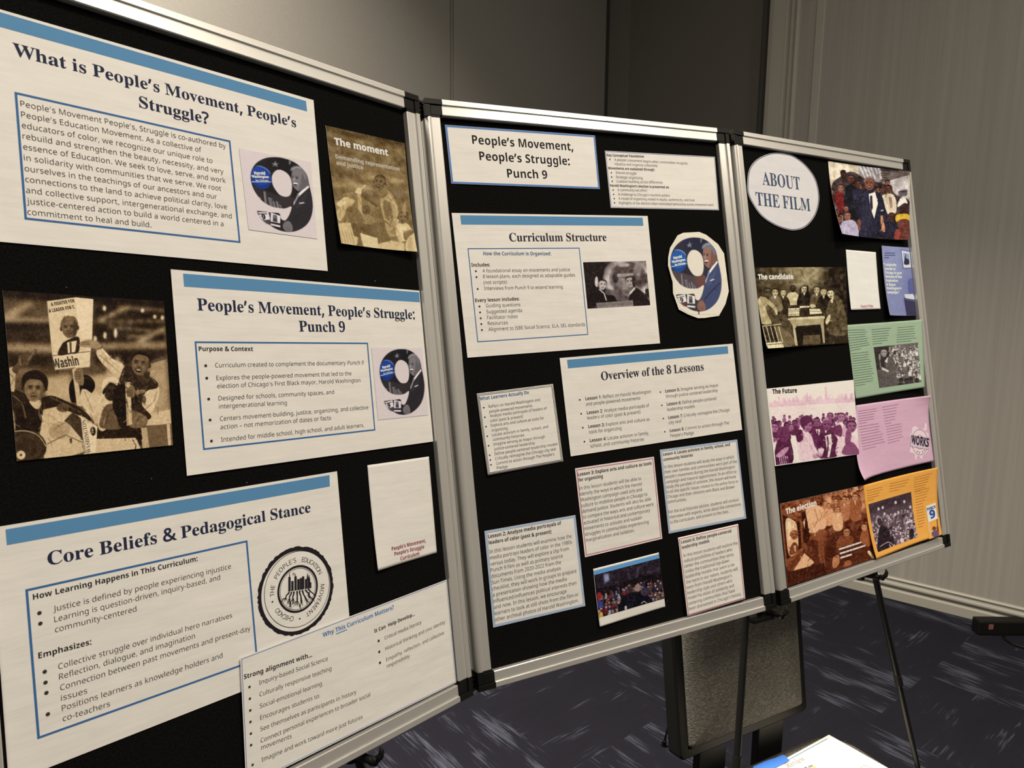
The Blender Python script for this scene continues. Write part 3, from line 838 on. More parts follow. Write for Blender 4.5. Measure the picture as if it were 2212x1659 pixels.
class Art:
    def __init__(s, w, h, fm_):
        s.w, s.h, s.fm = w, h, fm_
        s.a = np.zeros((h, w, 3)); s.clipm = None; s.rs = np.random.RandomState(5)
        s.ramp = np.array([[0, 0, 0, 0], [255, 255, 255, 255.0]])
    def tones(s, *stops): s.ramp = np.array(stops, float)
    def col(s, c):
        if np.isscalar(c): return np.array([np.interp(c, s.ramp[:, 0], s.ramp[:, k]) for k in (1, 2, 3)])
        c = np.array(c, float)
        return c
    def cov(s, pts, spline=False):
        """anti-aliased coverage of a polygon inside its own window"""
        if spline: pts = catmull(pts)
        u, v = s.fm(pts); X = u * (s.w - 1); Y = v * (s.h - 1)
        x0, x1 = max(int(X.min()) - 1, 0), min(int(X.max()) + 2, s.w); y0, y1 = max(int(Y.min()) - 1, 0), min(int(Y.max()) + 2, s.h)
        if x1 <= x0 or y1 <= y0: return None
        acc = np.zeros((y1 - y0, x1 - x0)); ex, ey = np.roll(X, -1), np.roll(Y, -1); g = np.arange(x0, x1)
        for oy in (-0.33, 0, 0.33):
            yy = np.arange(y0, y1) + oy
            cr = (Y[None] <= yy[:, None]) != (ey[None] <= yy[:, None])
            with np.errstate(divide='ignore', invalid='ignore'):
                xi = X[None] + (yy[:, None] - Y[None]) / (ey - Y)[None] * (ex - X)[None]
            for r in range(len(yy)):
                xs = np.sort(xi[r][cr[r]])
                for a_, b_ in zip(xs[::2], xs[1::2]):
                    acc[r] += np.clip(np.minimum(g + 0.5, b_) - np.maximum(g - 0.5, a_), 0, 1)
        return np.clip(acc / 3, 0, 1), slice(y0, y1), slice(x0, x1)
    def cover(s, pts, spline=False):
        m = np.zeros((s.h, s.w)); c = s.cov(pts, spline)
        if c: m[c[1], c[2]] = c[0]
        return m
    def put(s, m, c, al=1.0):
        if m is None: return
        if not isinstance(m, tuple): m = (m, slice(None), slice(None))
        k, sy, sx = m
        if s.clipm is not None: k = k * s.clipm[sy, sx]
        k = (k * al)[..., None]; s.a[sy, sx] = s.a[sy, sx] * (1 - k) + s.col(c) * k
    def fill(s, c): s.put(np.ones((s.h, s.w)), c)
    def P(s, c, *pts, al=1.0): s.put(s.cov(pts), c, al)                       # straight polygon
    def S(s, c, *pts, al=1.0): s.put(s.cov(pts, True), c, al)               # smooth polygon
    def E(s, c, x, y, rx, ry, rot=0.0, al=1.0):
        t = np.linspace(0, 2 * math.pi, 25)[:-1]; r = math.radians(rot)
        px_, py_ = rx * np.cos(t), ry * np.sin(t)
        s.put(s.cov(np.c_[x + px_ * math.cos(r) - py_ * math.sin(r), y + px_ * math.sin(r) + py_ * math.cos(r)]), c, al)
    def L(s, c, wd, *pts, al=1.0, curve=False):
        p = catmull(pts, False) if curve else np.array(pts, float)
        for a_, b_ in zip(p, p[1:]):
            d = b_ - a_; n = np.array([-d[1], d[0]]) / (np.linalg.norm(d) + 1e-9) * wd / 2
            s.put(s.cov([a_ - n, b_ - n, b_ + n, a_ + n]), c, al)
    def clip(s, *polys):
        if not polys: s.clipm = None; return
        m = s.cover(polys[0], True)
        for q in polys[1:]: m = m * (1 - s.cover(q, True))
        s.clipm = m
    def blur(s, r):
        k = np.exp(-0.5 * (np.arange(-int(3 * r) - 1, int(3 * r) + 2) / r) ** 2); k /= k.sum(); n = len(k) // 2
        for ax in (0, 1):
            pad_ = [(0, 0)] * 3; pad_[ax] = (n, n); b = np.pad(s.a, pad_, mode='edge')
            s.a = sum(w * np.take(b, np.arange(i, i + s.a.shape[ax]), axis=ax) for i, w in enumerate(k))
    def mottle(s, cell, amp):
        m = (vnoise(s.h, s.w, cell, s.rs) - 0.5) * amp
        if s.clipm is not None: m = m * s.clipm
        s.a = s.a + m[..., None]
    def grad(s, c, al0, al1, vert=True):
        g = np.linspace(al0, al1, s.h)[:, None] * np.ones((1, s.w)) if vert else np.linspace(al0, al1, s.w)[None] * np.ones((s.h, 1))
        s.put(g, c)
    def detail(s, n, ln, amp, seed=2):
        """short light and dark strokes, the fine detail of a half-tone print"""
        rs = np.random.RandomState(seed); k = np.arange(-1, 2)
        for _ in range(n):
            x, y = rs.randint(2, s.w - 3), rs.randint(2, s.h - 3); t = rs.rand() * math.pi; l = rs.uniform(.4, 1) * ln
            q = np.linspace(0, 1, int(l) + 2)[:, None]; cv = rs.uniform(-.6, .6)
            X = np.clip((x + q * l * math.cos(t) + cv * q * q * l * .5).astype(int), 0, s.w - 1).ravel(); Y = np.clip((y + q * l * math.sin(t)).astype(int), 0, s.h - 1).ravel()
            lum = s.a[y, x].mean() / 255; s.a[Y, X] += rs.choice([-1, 1]) * rs.uniform(.3, 1) * amp * (1.05 - .85 * lum)
    def folds(s, n, box, ln, wd, amp, seed=1):
        """creases of clothing and crumpled paper inside a box of the crop"""
        rnd = random.Random(seed); x0, y0, x1, y1 = box
        for _ in range(n):
            x, y = rnd.uniform(x0, x1), rnd.uniform(y0, y1); u, v = s.fm([(x, y)]); i, j = int(v[0] * (s.h - 1)), int(u[0] * (s.w - 1))
            if not (0 <= i < s.h and 0 <= j < s.w): continue
            c = s.a[i, j] + rnd.choice([-1, 1, -1]) * rnd.uniform(.4, 1) * amp; t = rnd.uniform(-1.2, 1.2) + 1.57; l = ln * rnd.uniform(.5, 1.2); k = rnd.uniform(-.3, .3)
            p = [(x + q * l * math.cos(t + k * q), y + q * l * math.sin(t + k * q)) for q in (-.5, -.17, .17, .5)]
            s.L(np.clip(c, 8, 245), wd * rnd.uniform(.5, 1.3), *p, al=.55, curve=True)
    def result(s, con=1.0, sat=1.0):
        a = 112 + (s.a - 112) * con; g = a.mean(-1, keepdims=True)
        return np.clip(g + (a - g) * sat, 6, 250)
    def head(s, x, y, r, skin, hair, turn=0.0, rot=0.0, top=1.0, mouth=0, sk2=None, beard=False, glasses=False):
        """a face about r wide to each side; turn -1..1 looks left..right"""
        c_, s_ = math.cos(math.radians(rot)), math.sin(math.radians(rot))
        T = lambda pts: [(x + r * (a_ * c_ - b_ * s_), y + r * (a_ * s_ + b_ * c_)) for a_, b_ in pts]
        sk = s.col(skin); hr = s.col(hair)
        dk, lt = sk * 0.62, np.minimum(sk * 1.22 + 6, 250)
        t = turn
        s.S(hr, *T([(-.93, .02), (-.98, -.45), (-.66, -1.0 * top), (.08, -1.16 * top), (.70, -.97 * top), (.99, -.45), (.93, .02), (.6, .15), (-.6, .15)]))
        if abs(t) < .8: s.E(dk, *T([(-.93, .12)])[0], r * .15, r * .26)
        s.E(dk, *T([(.93 - .1 * (t > .5), .12)])[0], r * .15, r * .26)
        s.S(sk, *T([(-.86, -.35), (-.5, -.8), (.1, -.86), (.62, -.72), (.86, -.3), (.84, .3), (.66, .8), (.3, 1.14), (-.02, 1.22), (-.36, 1.12), (-.68, .78), (-.86, .28)]))
        sd = -1 if t <= 0 else 1
        s.S(dk, *T([(.86 * -sd, -.45), (.62 * -sd, -.1), (.6 * -sd, .5), (.42 * -sd, 1.05), (.7 * -sd, .8), (.88 * -sd, .25)]), al=.45)
        s.S(lt, *T([(-.35 + .25 * t, -.62), (.3 + .25 * t, -.62), (.35 + .25 * t, -.34), (-.35 + .25 * t, -.34)]), al=.35)
        for e in (-.36, .36):
            ex = e + .26 * t
            s.E(dk, *T([(ex, -.06)])[0], r * .23, r * .15, rot, al=.7)
            s.L(s.col(hair) * .55 + 8, r * .075, *T([(ex - .2, -.2), (ex, -.26), (ex + .2, -.21)]), al=.75)
            s.L(np.array([22, 16, 14.]), r * .05, *T([(ex - .15, -.08), (ex, -.12), (ex + .15, -.08)]), al=.8)
            s.E(np.minimum(lt + 22, 225), *T([(ex, -.04)])[0], r * .13, r * .05, rot, al=.6)
            s.E(np.array([18, 14, 12.]), *T([(ex + .04 * t, -.05)])[0], r * .066, r * .056)
            s.E(lt, *T([(ex * 1.15, .3)])[0], r * .17, r * .13, al=.5)
        nx = .34 * t
        s.L(lt, r * .13, *T([(.18 * t, -.1), (nx, .28)]), al=.7)
        s.L(dk, r * .07, *T([(nx - .2, .38), (nx, .45), (nx + .2, .38)]))
        s.L(dk * .8, r * .05, *T([(nx - .24, .48), (nx - .36, .72)]), al=.45); s.L(dk * .8, r * .05, *T([(nx + .24, .48), (nx + .36, .72)]), al=.45)
        if beard: s.S(hr, *T([(-.7, .5), (-.3, .55), (.3, .55), (.7, .5), (.5, 1.1), (0, 1.3), (-.5, 1.1)]), al=.85)
        mx = .24 * t
        if mouth:
            s.S(np.array([40, 22, 20.]), *T([(mx - .34, .64), (mx, .62), (mx + .34, .64), (mx + .2, .9), (mx, .96), (mx - .2, .9)]))
            s.P(np.array([225, 210, 190.]) if sk.sum() > 60 else lt, *T([(mx - .29, .65), (mx + .29, .65), (mx + .2, .75), (mx - .2, .75)]), al=.9)
        else:
            s.L(dk * .6, r * .09, *T([(mx - .27, .74), (mx, .71), (mx + .27, .74)])); s.L(np.minimum(sk * 1.05, 255), r * .08, *T([(mx - .18, .84), (mx + .18, .84)]), al=.7)
            s.L(dk, r * .05, *T([(mx - .2, .93), (mx + .2, .93)]), al=.6)
        if glasses:
            for e in (-.38, .38):
                tt = np.linspace(0, 2 * math.pi, 13); s.L(np.array([20, 18, 16.]), r * .07, *T([(e + .26 * t + .27 * math.cos(q), -.04 + .2 * math.sin(q)) for q in tt]))
    def crowd(s, n, xy, r0, r1, skins, clothes, seed=3, body=1.9, hairs=(30,)):
        """n people; xy(a,b) gives the crop point of depth b and sideways a"""
        rnd = random.Random(seed); L_ = sorted((rnd.random(), rnd.random()) for _ in range(n))
        L_.sort(key=lambda q: q[1])
        for a_, b_ in L_:
            x, y = xy(a_, b_); r = r0 + (r1 - r0) * b_; cl = rnd.choice(clothes); sk = rnd.choice(skins)
            s.S(cl, (x - r * body * .5, y + r * 1.2), (x, y + r * .95), (x + r * body * .5, y + r * 1.2), (x + r * body * .62, y + r * 4), (x - r * body * .62, y + r * 4))
            s.E(rnd.choice(hairs), x, y - r * .25, r * .88, r); s.E(sk, x + r * rnd.uniform(-.2, .2), y + r * .12, r * .7, r * .85)
            if r > 3:
                k = s.col(sk) * .5; s.L(k, r * .22, (x - r * .4, y - r * .05), (x + r * .4, y - r * .05), al=.8); s.L(k, r * .16, (x - r * .25, y + r * .5), (x + r * .25, y + r * .5), al=.7)

# ------------------------------------------------------------------ printed pictures
NINE_REF = [(204, 220), (1111, 220), (1249, 1469), (341.6, 1469)]
def paint_nine(A, bw=True, ground=(214, 197, 187)):
    def k(*c):
        if not bw: return c
        g = 0.35 * c[0] + 0.5 * c[1] + 0.15 * c[2]; return (g * 1.0 + 4, g * 0.94 + 3, g * 0.93 + 3)
    A.fill(ground)
    bowl = [(350, 640), (362, 520), (415, 400), (510, 305), (630, 255), (750, 245), (870, 268), (980, 335), (1070, 450), (1110, 620), (1150, 800), (1167, 960),
            (1150, 1120), (1095, 1255), (1000, 1355), (900, 1408), (800, 1422), (690, 1400), (590, 1340), (505, 1270), (440, 1165), (520, 1150), (612, 1150), (720, 1145),
            (745, 1225), (800, 1243), (850, 1150), (878, 1005), (790, 1050), (700, 1058), (600, 1043), (500, 985), (420, 880), (370, 765)]
    hole = [(610, 600), (625, 520), (670, 455), (725, 440), (790, 465), (845, 530), (873, 640), (872, 760), (845, 835), (790, 862), (720, 845), (665, 780), (625, 700)]
    A.clip(bowl, hole)
    A.fill(k(46, 42, 50) if not bw else (30, 27, 29))
    A.S(k(34, 38, 62) if not bw else (26, 24, 27), (560, 260), (800, 240), (960, 320), (900, 480), (620, 440), (540, 380), al=.8)
    A.S(k(92, 74, 70) if not bw else (52, 45, 45), (380, 780), (520, 800), (700, 860), (900, 860), (900, 1050), (600, 1060), (420, 950), al=.8)
    A.S(k(118, 62, 50) if not bw else (48, 40, 40), (760, 880), (870, 830), (900, 960), (780, 1040), al=.7)
    A.mottle(50, 12)
    st = [(650, 305), (662, 350), (698, 338), (668, 368), (682, 405), (645, 385), (618, 412), (628, 375), (598, 362), (635, 352)]
    A.P(k(128, 122, 126), *st)
    A.P(k(120, 104, 104), (820, 262), (852, 268), (838, 330), (822, 325))
    for x, y0, w in ((455, 930, 30), (510, 828, 34), (570, 915, 60), (628, 960, 28), (668, 955, 34), (712, 1000, 24)):
        A.P(k(126, 116, 118), (x, y0), (x + w, y0 + 4), (x + w + 26, 1060), (x + 26, 1060)); A.P(k(70, 62, 66), (x + w * .7, y0 + 6), (x + w, y0 + 6), (x + w + 26, 1060), (x + w * .7 + 26, 1060))
    for i in range(9): A.L(k(60, 54, 58), 4, (572 + i * 3, 935 + i * 14), (640, 940 + i * 14))
    # lower left tail: placards over dark ground
    A.S(k(60, 54, 56) if not bw else (36, 32, 34), (430, 1150), (900, 1160), (900, 1430), (600, 1420), al=1)
    # man in a suit
    A.S(k(62, 70, 104) if not bw else (42, 38, 40), (1105, 625), (985, 780), (915, 960), (890, 1010), (870, 1120), (830, 1245), (900, 1270), (905, 1420), (1010, 1390), (1120, 1240), (1180, 1000), (1150, 780))
    A.S(k(82, 88, 118) if not bw else (58, 52, 54), (1090, 660), (1040, 800), (960, 900), (930, 1020), (980, 990), (1060, 850), al=.6)
    A.P(k(238, 232, 222), (1090, 608), (1108, 640), (965, 830), (905, 985), (905, 930), (960, 780), (985, 745))
    A.P(k(120, 132, 168), (955, 770), (978, 790), (925, 940), (905, 985), (918, 900))
    A.P(k(218, 212, 208), (975, 925), (1050, 898), (1055, 915), (985, 940))
    A.L(k(30, 30, 44), 13, (1148, 965), (1050, 1050), (985, 1115), (890, 1230)); A.L(k(30, 30, 44), 8, (1040, 1060), (1100, 1085)); A.L(k(38, 38, 56), 5, (1020, 980), (1060, 870))
    A.S(k(150, 104, 84), (865, 470), (880, 410), (960, 390), (1060, 430), (1092, 520), (1098, 600), (1030, 690), (970, 735), (930, 715), (890, 670), (876, 610), (862, 540))
    A.S(k(112, 72, 58), (1010, 430), (1085, 480), (1098, 600), (1000, 712), (960, 735), (985, 620), al=.7)
    A.S(k(112, 112, 122), (850, 430), (852, 380), (900, 335), (985, 322), (1060, 380), (1085, 470), (1070, 560), (1035, 500), (1000, 430), (930, 400), (880, 415))
    A.L(k(180, 178, 182), 8, (868, 395), (920, 352), (990, 350)); A.L(k(74, 72, 82), 8, (1040, 390), (1072, 460), (1068, 540))
    A.E(k(120, 78, 62), 1072, 545, 18, 34)
    A.L(k(70, 46, 40), 10, (868, 505), (890, 500)); A.L(k(70, 46, 40), 10, (915, 512), (958, 506)); A.E(k(46, 32, 30), 935, 528, 16, 9); A.E(k(46, 32, 30), 880, 525, 10, 9)
    A.S(k(178, 132, 110), (890, 530), (905, 530), (910, 580), (888, 592)); A.L(k(96, 60, 50), 7, (884, 592), (906, 598), (918, 586))
    A.S(k(232, 226, 216), (888, 622), (905, 604), (935, 606), (955, 622), (925, 628)); A.S(k(70, 40, 36), (895, 634), (940, 628), (925, 652), (902, 650)); A.L(k(110, 72, 60), 6, (905, 668), (935, 668))
    A.S(k(142, 96, 78), (770, 1330), (800, 1262), (850, 1245), (890, 1290), (905, 1370), (880, 1415), (800, 1405))
    for x in (800, 828, 856): A.L(k(104, 66, 54), 6, (x, 1340), (x + 16, 1412))
    # campaign button
    A.E((30, 84, 158) if not bw else (30, 62, 138), 478, 615, 126, 182, -4); A.S((120, 150, 200) if not bw else (110, 130, 185), (400, 450), (470, 432), (560, 470), (598, 540), (540, 480), (470, 450), al=.8)
    A.S((18, 60, 128) if not bw else (22, 46, 110), (370, 700), (480, 740), (596, 680), (560, 770), (480, 800), (400, 770), al=.7)
    A.P((222, 226, 232), (362, 705), (606, 655), (606, 664), (362, 716))
    A.clip()
    A.P(k(60, 50, 50), (436, 1162), (612, 1148), (612, 1285), (500, 1292)); A.P(k(120, 48, 44), (500, 1290), (612, 1280), (600, 1345), (560, 1340), al=.8)
    A.P(k(228, 218, 204), (447, 1175), (580, 1150), (606, 1262), (505, 1292)); A.P(k(228, 218, 204), (612, 1150), (735, 1180), (735, 1300), (612, 1292))
    A.P(k(70, 60, 60), (640, 1180), (690, 1180), (700, 1290), (640, 1285)); A.E(k(120, 100, 92), 664, 1205, 20, 28)
    A.P(k(222, 214, 202), (612, 1322), (740, 1335), (738, 1365), (612, 1350))
    A.P(k(40, 36, 36), (782, 1405), (800, 1405), (806, 1470), (792, 1472)) if not bw else None
    A.mottle(2, 8); A.blur(.5)
NINE_MASK = [(478, 218), (566, 178), (815, 166), (918, 208), (1107, 356), (1200, 505), (1273, 1100), (1222, 1300), (1124, 1480), (898, 1515), (797, 1517), (646, 1461), (498, 1382), (408, 1125), (400, 947), (328, 688), (330, 563), (358, 414)]

SEPIA = ([0, 20, 13, 8], [60, 58, 45, 33], [120, 120, 98, 72], [180, 186, 160, 122], [255, 232, 212, 178])
def paint_boys(A):
    A.tones(*SEPIA); A.fill(92)
    A.P(38, (22, 140), (1410, 230), (1410, 300), (22, 215)); A.P(150, (25, 350), (250, 232), (300, 262), (30, 440)); A.P(165, (28, 385), (430, 392), (430, 418), (28, 412))
    A.P(34, (28, 418), (450, 425), (450, 490), (30, 480)); A.P(62, (30, 480), (450, 490), (450, 595), (40, 590)); A.P(150, (38, 600), (460, 615), (460, 672), (40, 668)); A.P(58, (42, 672), (465, 690), (465, 790), (60, 800))
    A.P(120, (60, 830), (200, 800), (300, 830), (200, 900), (70, 900)); A.P(48, (795, 262), (1405, 300), (1410, 590), (800, 600)); A.P(52, (800, 660), (1410, 640), (1415, 740), (1000, 800), (800, 770))
    A.L(172, 34, (815, 418), (1110, 285)); A.L(150, 18, (1000, 286), (1402, 322)); A.L(160, 20, (920, 455), (1402, 505)); A.L(165, 34, (1090, 640), (1404, 470)); A.L(150, 22, (800, 420), (1400, 410)); A.L(140, 60, (800, 625), (1410, 615)); A.L(150, 26, (1080, 540), (1280, 540))
    for i in range(7): A.L(40, 16, (840 + i * 80, 330), (820 + i * 80, 520))
    A.P(172, (380, 890), (600, 860), (620, 1010), (600, 1200), (380, 1050)); A.P(178, (740, 880), (900, 860), (1010, 700), (1060, 820), (1000, 1300), (720, 1300)); A.P(158, (1270, 770), (1415, 720), (1460, 1290), (1260, 1290))
    A.blur(5)
    for x, y, h in ((985, 512, 42), (895, 532, 30), (812, 560, 26), (1215, 320, 18), (1320, 372, 18), (1385, 380, 20), (890, 300, 24)): A.E(226, x, y, 15, h)
    A.blur(2); A.L(70, 7, (1290, 765), (1415, 728)); A.mottle(26, 20)
    # hood of the vehicle
    A.P(190, (1240, 1200), (1450, 1165), (1460, 1290), (1245, 1300)); A.P(60, (800, 1325), (1240, 1310), (1260, 1480), (830, 1410)); A.P(46, (800, 1340), (1240, 1320), (1240, 1400), (810, 1410)); A.P(190, (820, 1415), (1160, 1405), (1200, 1500), (800, 1540), (700, 1560)); A.P(110, (1245, 1310), (1470, 1280), (1478, 1480), (1270, 1500)); A.P(168, (1195, 1320), (1250, 1315), (1275, 1490), (1215, 1495)); A.P(40, (1150, 1318), (1200, 1315), (1215, 1420), (1160, 1420)); A.L(50, 8, (1130, 1420), (1160, 1470), (1150, 1510)); A.P(190, (1420, 1290), (1448, 1285), (1460, 1480), (1436, 1482))
    # back row: dark figure and boy in the cap
    A.S(26, (590, 960), (640, 890), (740, 870), (800, 920), (805, 990), (740, 1060), (640, 1105), (600, 1080)); A.S(60, (700, 900), (760, 890), (800, 930), (760, 920), al=.8)
    A.S(196, (840, 1060), (900, 1040), (930, 1120), (910, 1320), (840, 1320)); A.head(945, 1010, 66, 62, 44, .5); A.S(212, (872, 1000), (875, 930), (920, 892), (985, 890), (1018, 930), (1012, 965), (940, 930), (890, 980)); A.L(160, 9, (884, 985), (935, 925), (1012, 950))
    A.S(104, (860, 1220), (900, 1130), (980, 1115), (1035, 1160), (1040, 1320), (860, 1320)); A.L(70, 8, (900, 1310), (930, 1180), (1000, 1140)); A.L(150, 6, (880, 1300), (905, 1180))
    # boy on the right, reaching up
    A.S(196, (830, 650), (870, 640), (960, 730), (1040, 770), (1060, 830), (1010, 890), (960, 850), (880, 780), (825, 700)); A.L(150, 8, (850, 700), (930, 770), (1000, 830)); A.L(226, 10, (880, 665), (960, 745), (1030, 790))
    A.S(200, (1240, 1000), (1330, 950), (1360, 1010), (1330, 1120), (1270, 1200), (1140, 1110), (1150, 1060), (1240, 1110)); A.L(150, 9, (1340, 1010), (1310, 1100), (1250, 1150)); A.L(150, 7, (1170, 1075), (1240, 1130)); A.S(58, (1010, 930), (1060, 800), (1120, 800), (1250, 860), (1340, 930), (1340, 980), (1250, 1010), (1210, 1120), (1290, 1220), (1230, 1260), (1080, 1250), (960, 1120))
    A.S(34, (1000, 960), (1090, 970), (1130, 1080), (1100, 1250), (1010, 1240), (960, 1130)); A.P(150, (1140, 1005), (1250, 985), (1240, 1020), (1130, 1045), al=.8); A.L(110, 9, (1060, 830), (1030, 920)); A.L(118, 8, (1280, 880), (1330, 940)); A.L(92, 10, (1180, 920), (1260, 930))
    A.S(120, (1120, 1180), (1210, 1200), (1260, 1250), (1230, 1310), (1110, 1310)); A.L(80, 8, (1150, 1300), (1190, 1220)); A.S(40, (1000, 1170), (1100, 1190), (1100, 1310), (1020, 1310))
    A.S(70, (1165, 860), (1270, 840), (1270, 890), (1230, 950), (1160, 900)); A.head(1198, 770, 84, 112, 34, -.35, 8, mouth=1); A.L(66, 12, (1130, 860), (1120, 930), (1128, 960))
    A.P(188, (1068, 930), (1112, 930), (1128, 1290), (1082, 1305)); A.L(120, 5, (1078, 935), (1092, 1300)); A.S(122, (1075, 1000), (1130, 960), (1155, 1010), (1140, 1060), (1085, 1050)); [A.L(62, 5, (1080, 1008 + q * 14), (1130, 1002 + q * 15)) for q in range(4)]
    # boy on the left
    A.S(52, (60, 970), (170, 1010), (330, 1060), (440, 1045), (560, 1090), (680, 1150), (780, 1240), (800, 1330), (600, 1250), (350, 1330), (120, 1345), (80, 1150)); A.S(40, (230, 1110), (330, 1170), (360, 1340), (150, 1345), (170, 1160)); A.L(112, 10, (350, 1060), (330, 1180), (345, 1250)); A.L(90, 12, (430, 1060), (560, 1120), (690, 1190)); A.L(108, 10, (110, 1040), (190, 1110), (220, 1240)); A.L(30, 8, (360, 1130), (480, 1140)); A.L(84, 9, (100, 1150), (140, 1250))
    A.S(176, (55, 840), (110, 800), (155, 830), (130, 880), (120, 1010), (65, 970)); A.L(120, 8, (75, 850), (120, 900), (90, 960)); A.S(92, (100, 820), (150, 760), (160, 700), (215, 690), (235, 660), (250, 720), (240, 780), (180, 810), (140, 860)); A.L(96, 24, (235, 760), (275, 700), (305, 650)); A.L(140, 7, (240, 740), (300, 655)); A.L(140, 7, (165, 730), (175, 790)); A.L(70, 5, (190, 700), (195, 770)); A.L(70, 5, (215, 700), (215, 760))
    A.S(188, (250, 1090), (330, 1080), (350, 1120), (320, 1160), (280, 1140)); A.S(40, (186, 960), (190, 890), (225, 845), (295, 828), (365, 850), (408, 910), (405, 975), (380, 1010), (200, 1005)); A.head(290, 985, 92, 124, 40, 0, 2, top=1.05); A.mottle(3, 8)
    # placard on a post
    A.P(188, (615, 820), (650, 810), (700, 1140), (655, 1130)); A.L(110, 7, (655, 830), (698, 1120)); A.P(206, (400, 240), (600, 212), (640, 207), (795, 222), (785, 560), (770, 690), (445, 706)); A.P(222, (640, 207), (795, 222), (785, 560), (690, 560), (655, 380))
    A.P(212, (447, 708), (772, 668), (765, 800), (470, 832)); A.L(70, 5, (450, 705), (770, 668)); A.L(90, 6, (470, 828), (640, 808))
    A.S(56, (495, 700), (520, 620), (560, 580), (670, 545), (670, 672), (600, 690)); A.P(214, (572, 592), (655, 575), (640, 672), (580, 684)); A.L(84, 16, (600, 590), (604, 680)); A.head(592, 462, 76, 112, 120, -.3, -4, top=1.12); A.folds(14, (525, 345, 640, 400), 40, 8, 40, 3); A.S(60, (640, 400), (660, 470), (640, 560), (620, 570), (622, 450), al=.55)
    A.S(150, (690, 590), (760, 568), (840, 590), (866, 630), (850, 650), (760, 635), (680, 625)); A.L(84, 5, (690, 590), (760, 590)); A.L(84, 5, (690, 606), (770, 606)); A.L(60, 6, (830, 650), (866, 640), (872, 618))
    A.S(128, (630, 860), (660, 810), (700, 820), (715, 900), (705, 960), (650, 930)); [A.L(66, 5, (640, 850 + q * 18), (690, 842 + q * 18)) for q in range(4)]; A.S(196, (700, 990), (760, 1010), (830, 1080), (830, 1190), (760, 1210), (690, 1100)); A.L(150, 8, (720, 1010), (790, 1180)); A.L(150, 8, (770, 1200), (810, 1290)); A.L(60, 5, (700, 985), (740, 990))
    # campaign newspaper and disc
    A.P(188, (335, 1400), (370, 1165), (480, 1140), (720, 1230), (830, 1310), (815, 1530), (740, 1520), (600, 1560), (380, 1590)); A.P(76, (545, 1260), (620, 1185), (690, 1240), (780, 1500), (700, 1420), (600, 1300)); A.E(178, 500, 1330, 90, 66, -12); A.S(140, (420, 1330), (520, 1270), (600, 1310), (560, 1400), (450, 1410), al=.5); A.L(110, 8, (400, 1460), (560, 1380), (690, 1440)); A.P(218, (690, 1240), (830, 1310), (815, 1530), (720, 1520)); A.E(36, 793, 1348, 23, 40, -6); A.L(210, 6, (785, 1335), (800, 1345)); A.L(210, 6, (785, 1355), (800, 1365)); A.P(70, (592, 1412), (612, 1408), (615, 1450), (597, 1455))
    A.S(104, (480, 1150), (520, 1112), (580, 1130), (575, 1175), (520, 1185)); [A.L(60, 5, (495 + q * 20, 1125), (505 + q * 20, 1170)) for q in range(4)]
    A.E(64, 240, 1480, 158, 138, 12); A.E(84, 235, 1480, 130, 112, 12, al=.6); A.E(58, 225, 1485, 90, 78, 12, al=.6); A.E(192, 178, 1552, 38, 38); A.E(50, 178, 1552, 10, 10); A.L(190, 7, (115, 1350), (230, 1348), (330, 1390), (392, 1480), curve=True)
    A.S(160, (75, 1130), (110, 1170), (130, 1320), (105, 1340), (82, 1240)); A.L(80, 5, (90, 1180), (118, 1320))
    [A.folds(n_, b_, l_, w_, a_, q_) for q_, (n_, b_, l_, w_, a_) in enumerate(((46, (80, 1050, 560, 1330), 90, 9, 36), (30, (850, 660, 1050, 860), 60, 8, 40), (30, (1150, 980, 1350, 1190), 60, 8, 44),
        (34, (1000, 840, 1330, 1240), 70, 10, 34), (34, (360, 1170, 800, 1560), 120, 8, 26), (24, (700, 1000, 900, 1300), 70, 8, 30), (20, (860, 1130, 1250, 1310), 70, 9, 34), (14, (30, 240, 400, 800), 60, 12, 14), (20, (800, 290, 1410, 600), 60, 12, 16), (20, (800, 1320, 1260, 1480), 60, 7, 40)))]
    A.detail(2600, 9, 30); A.mottle(3, 16); A.mottle(8, 10); A.blur(.6)

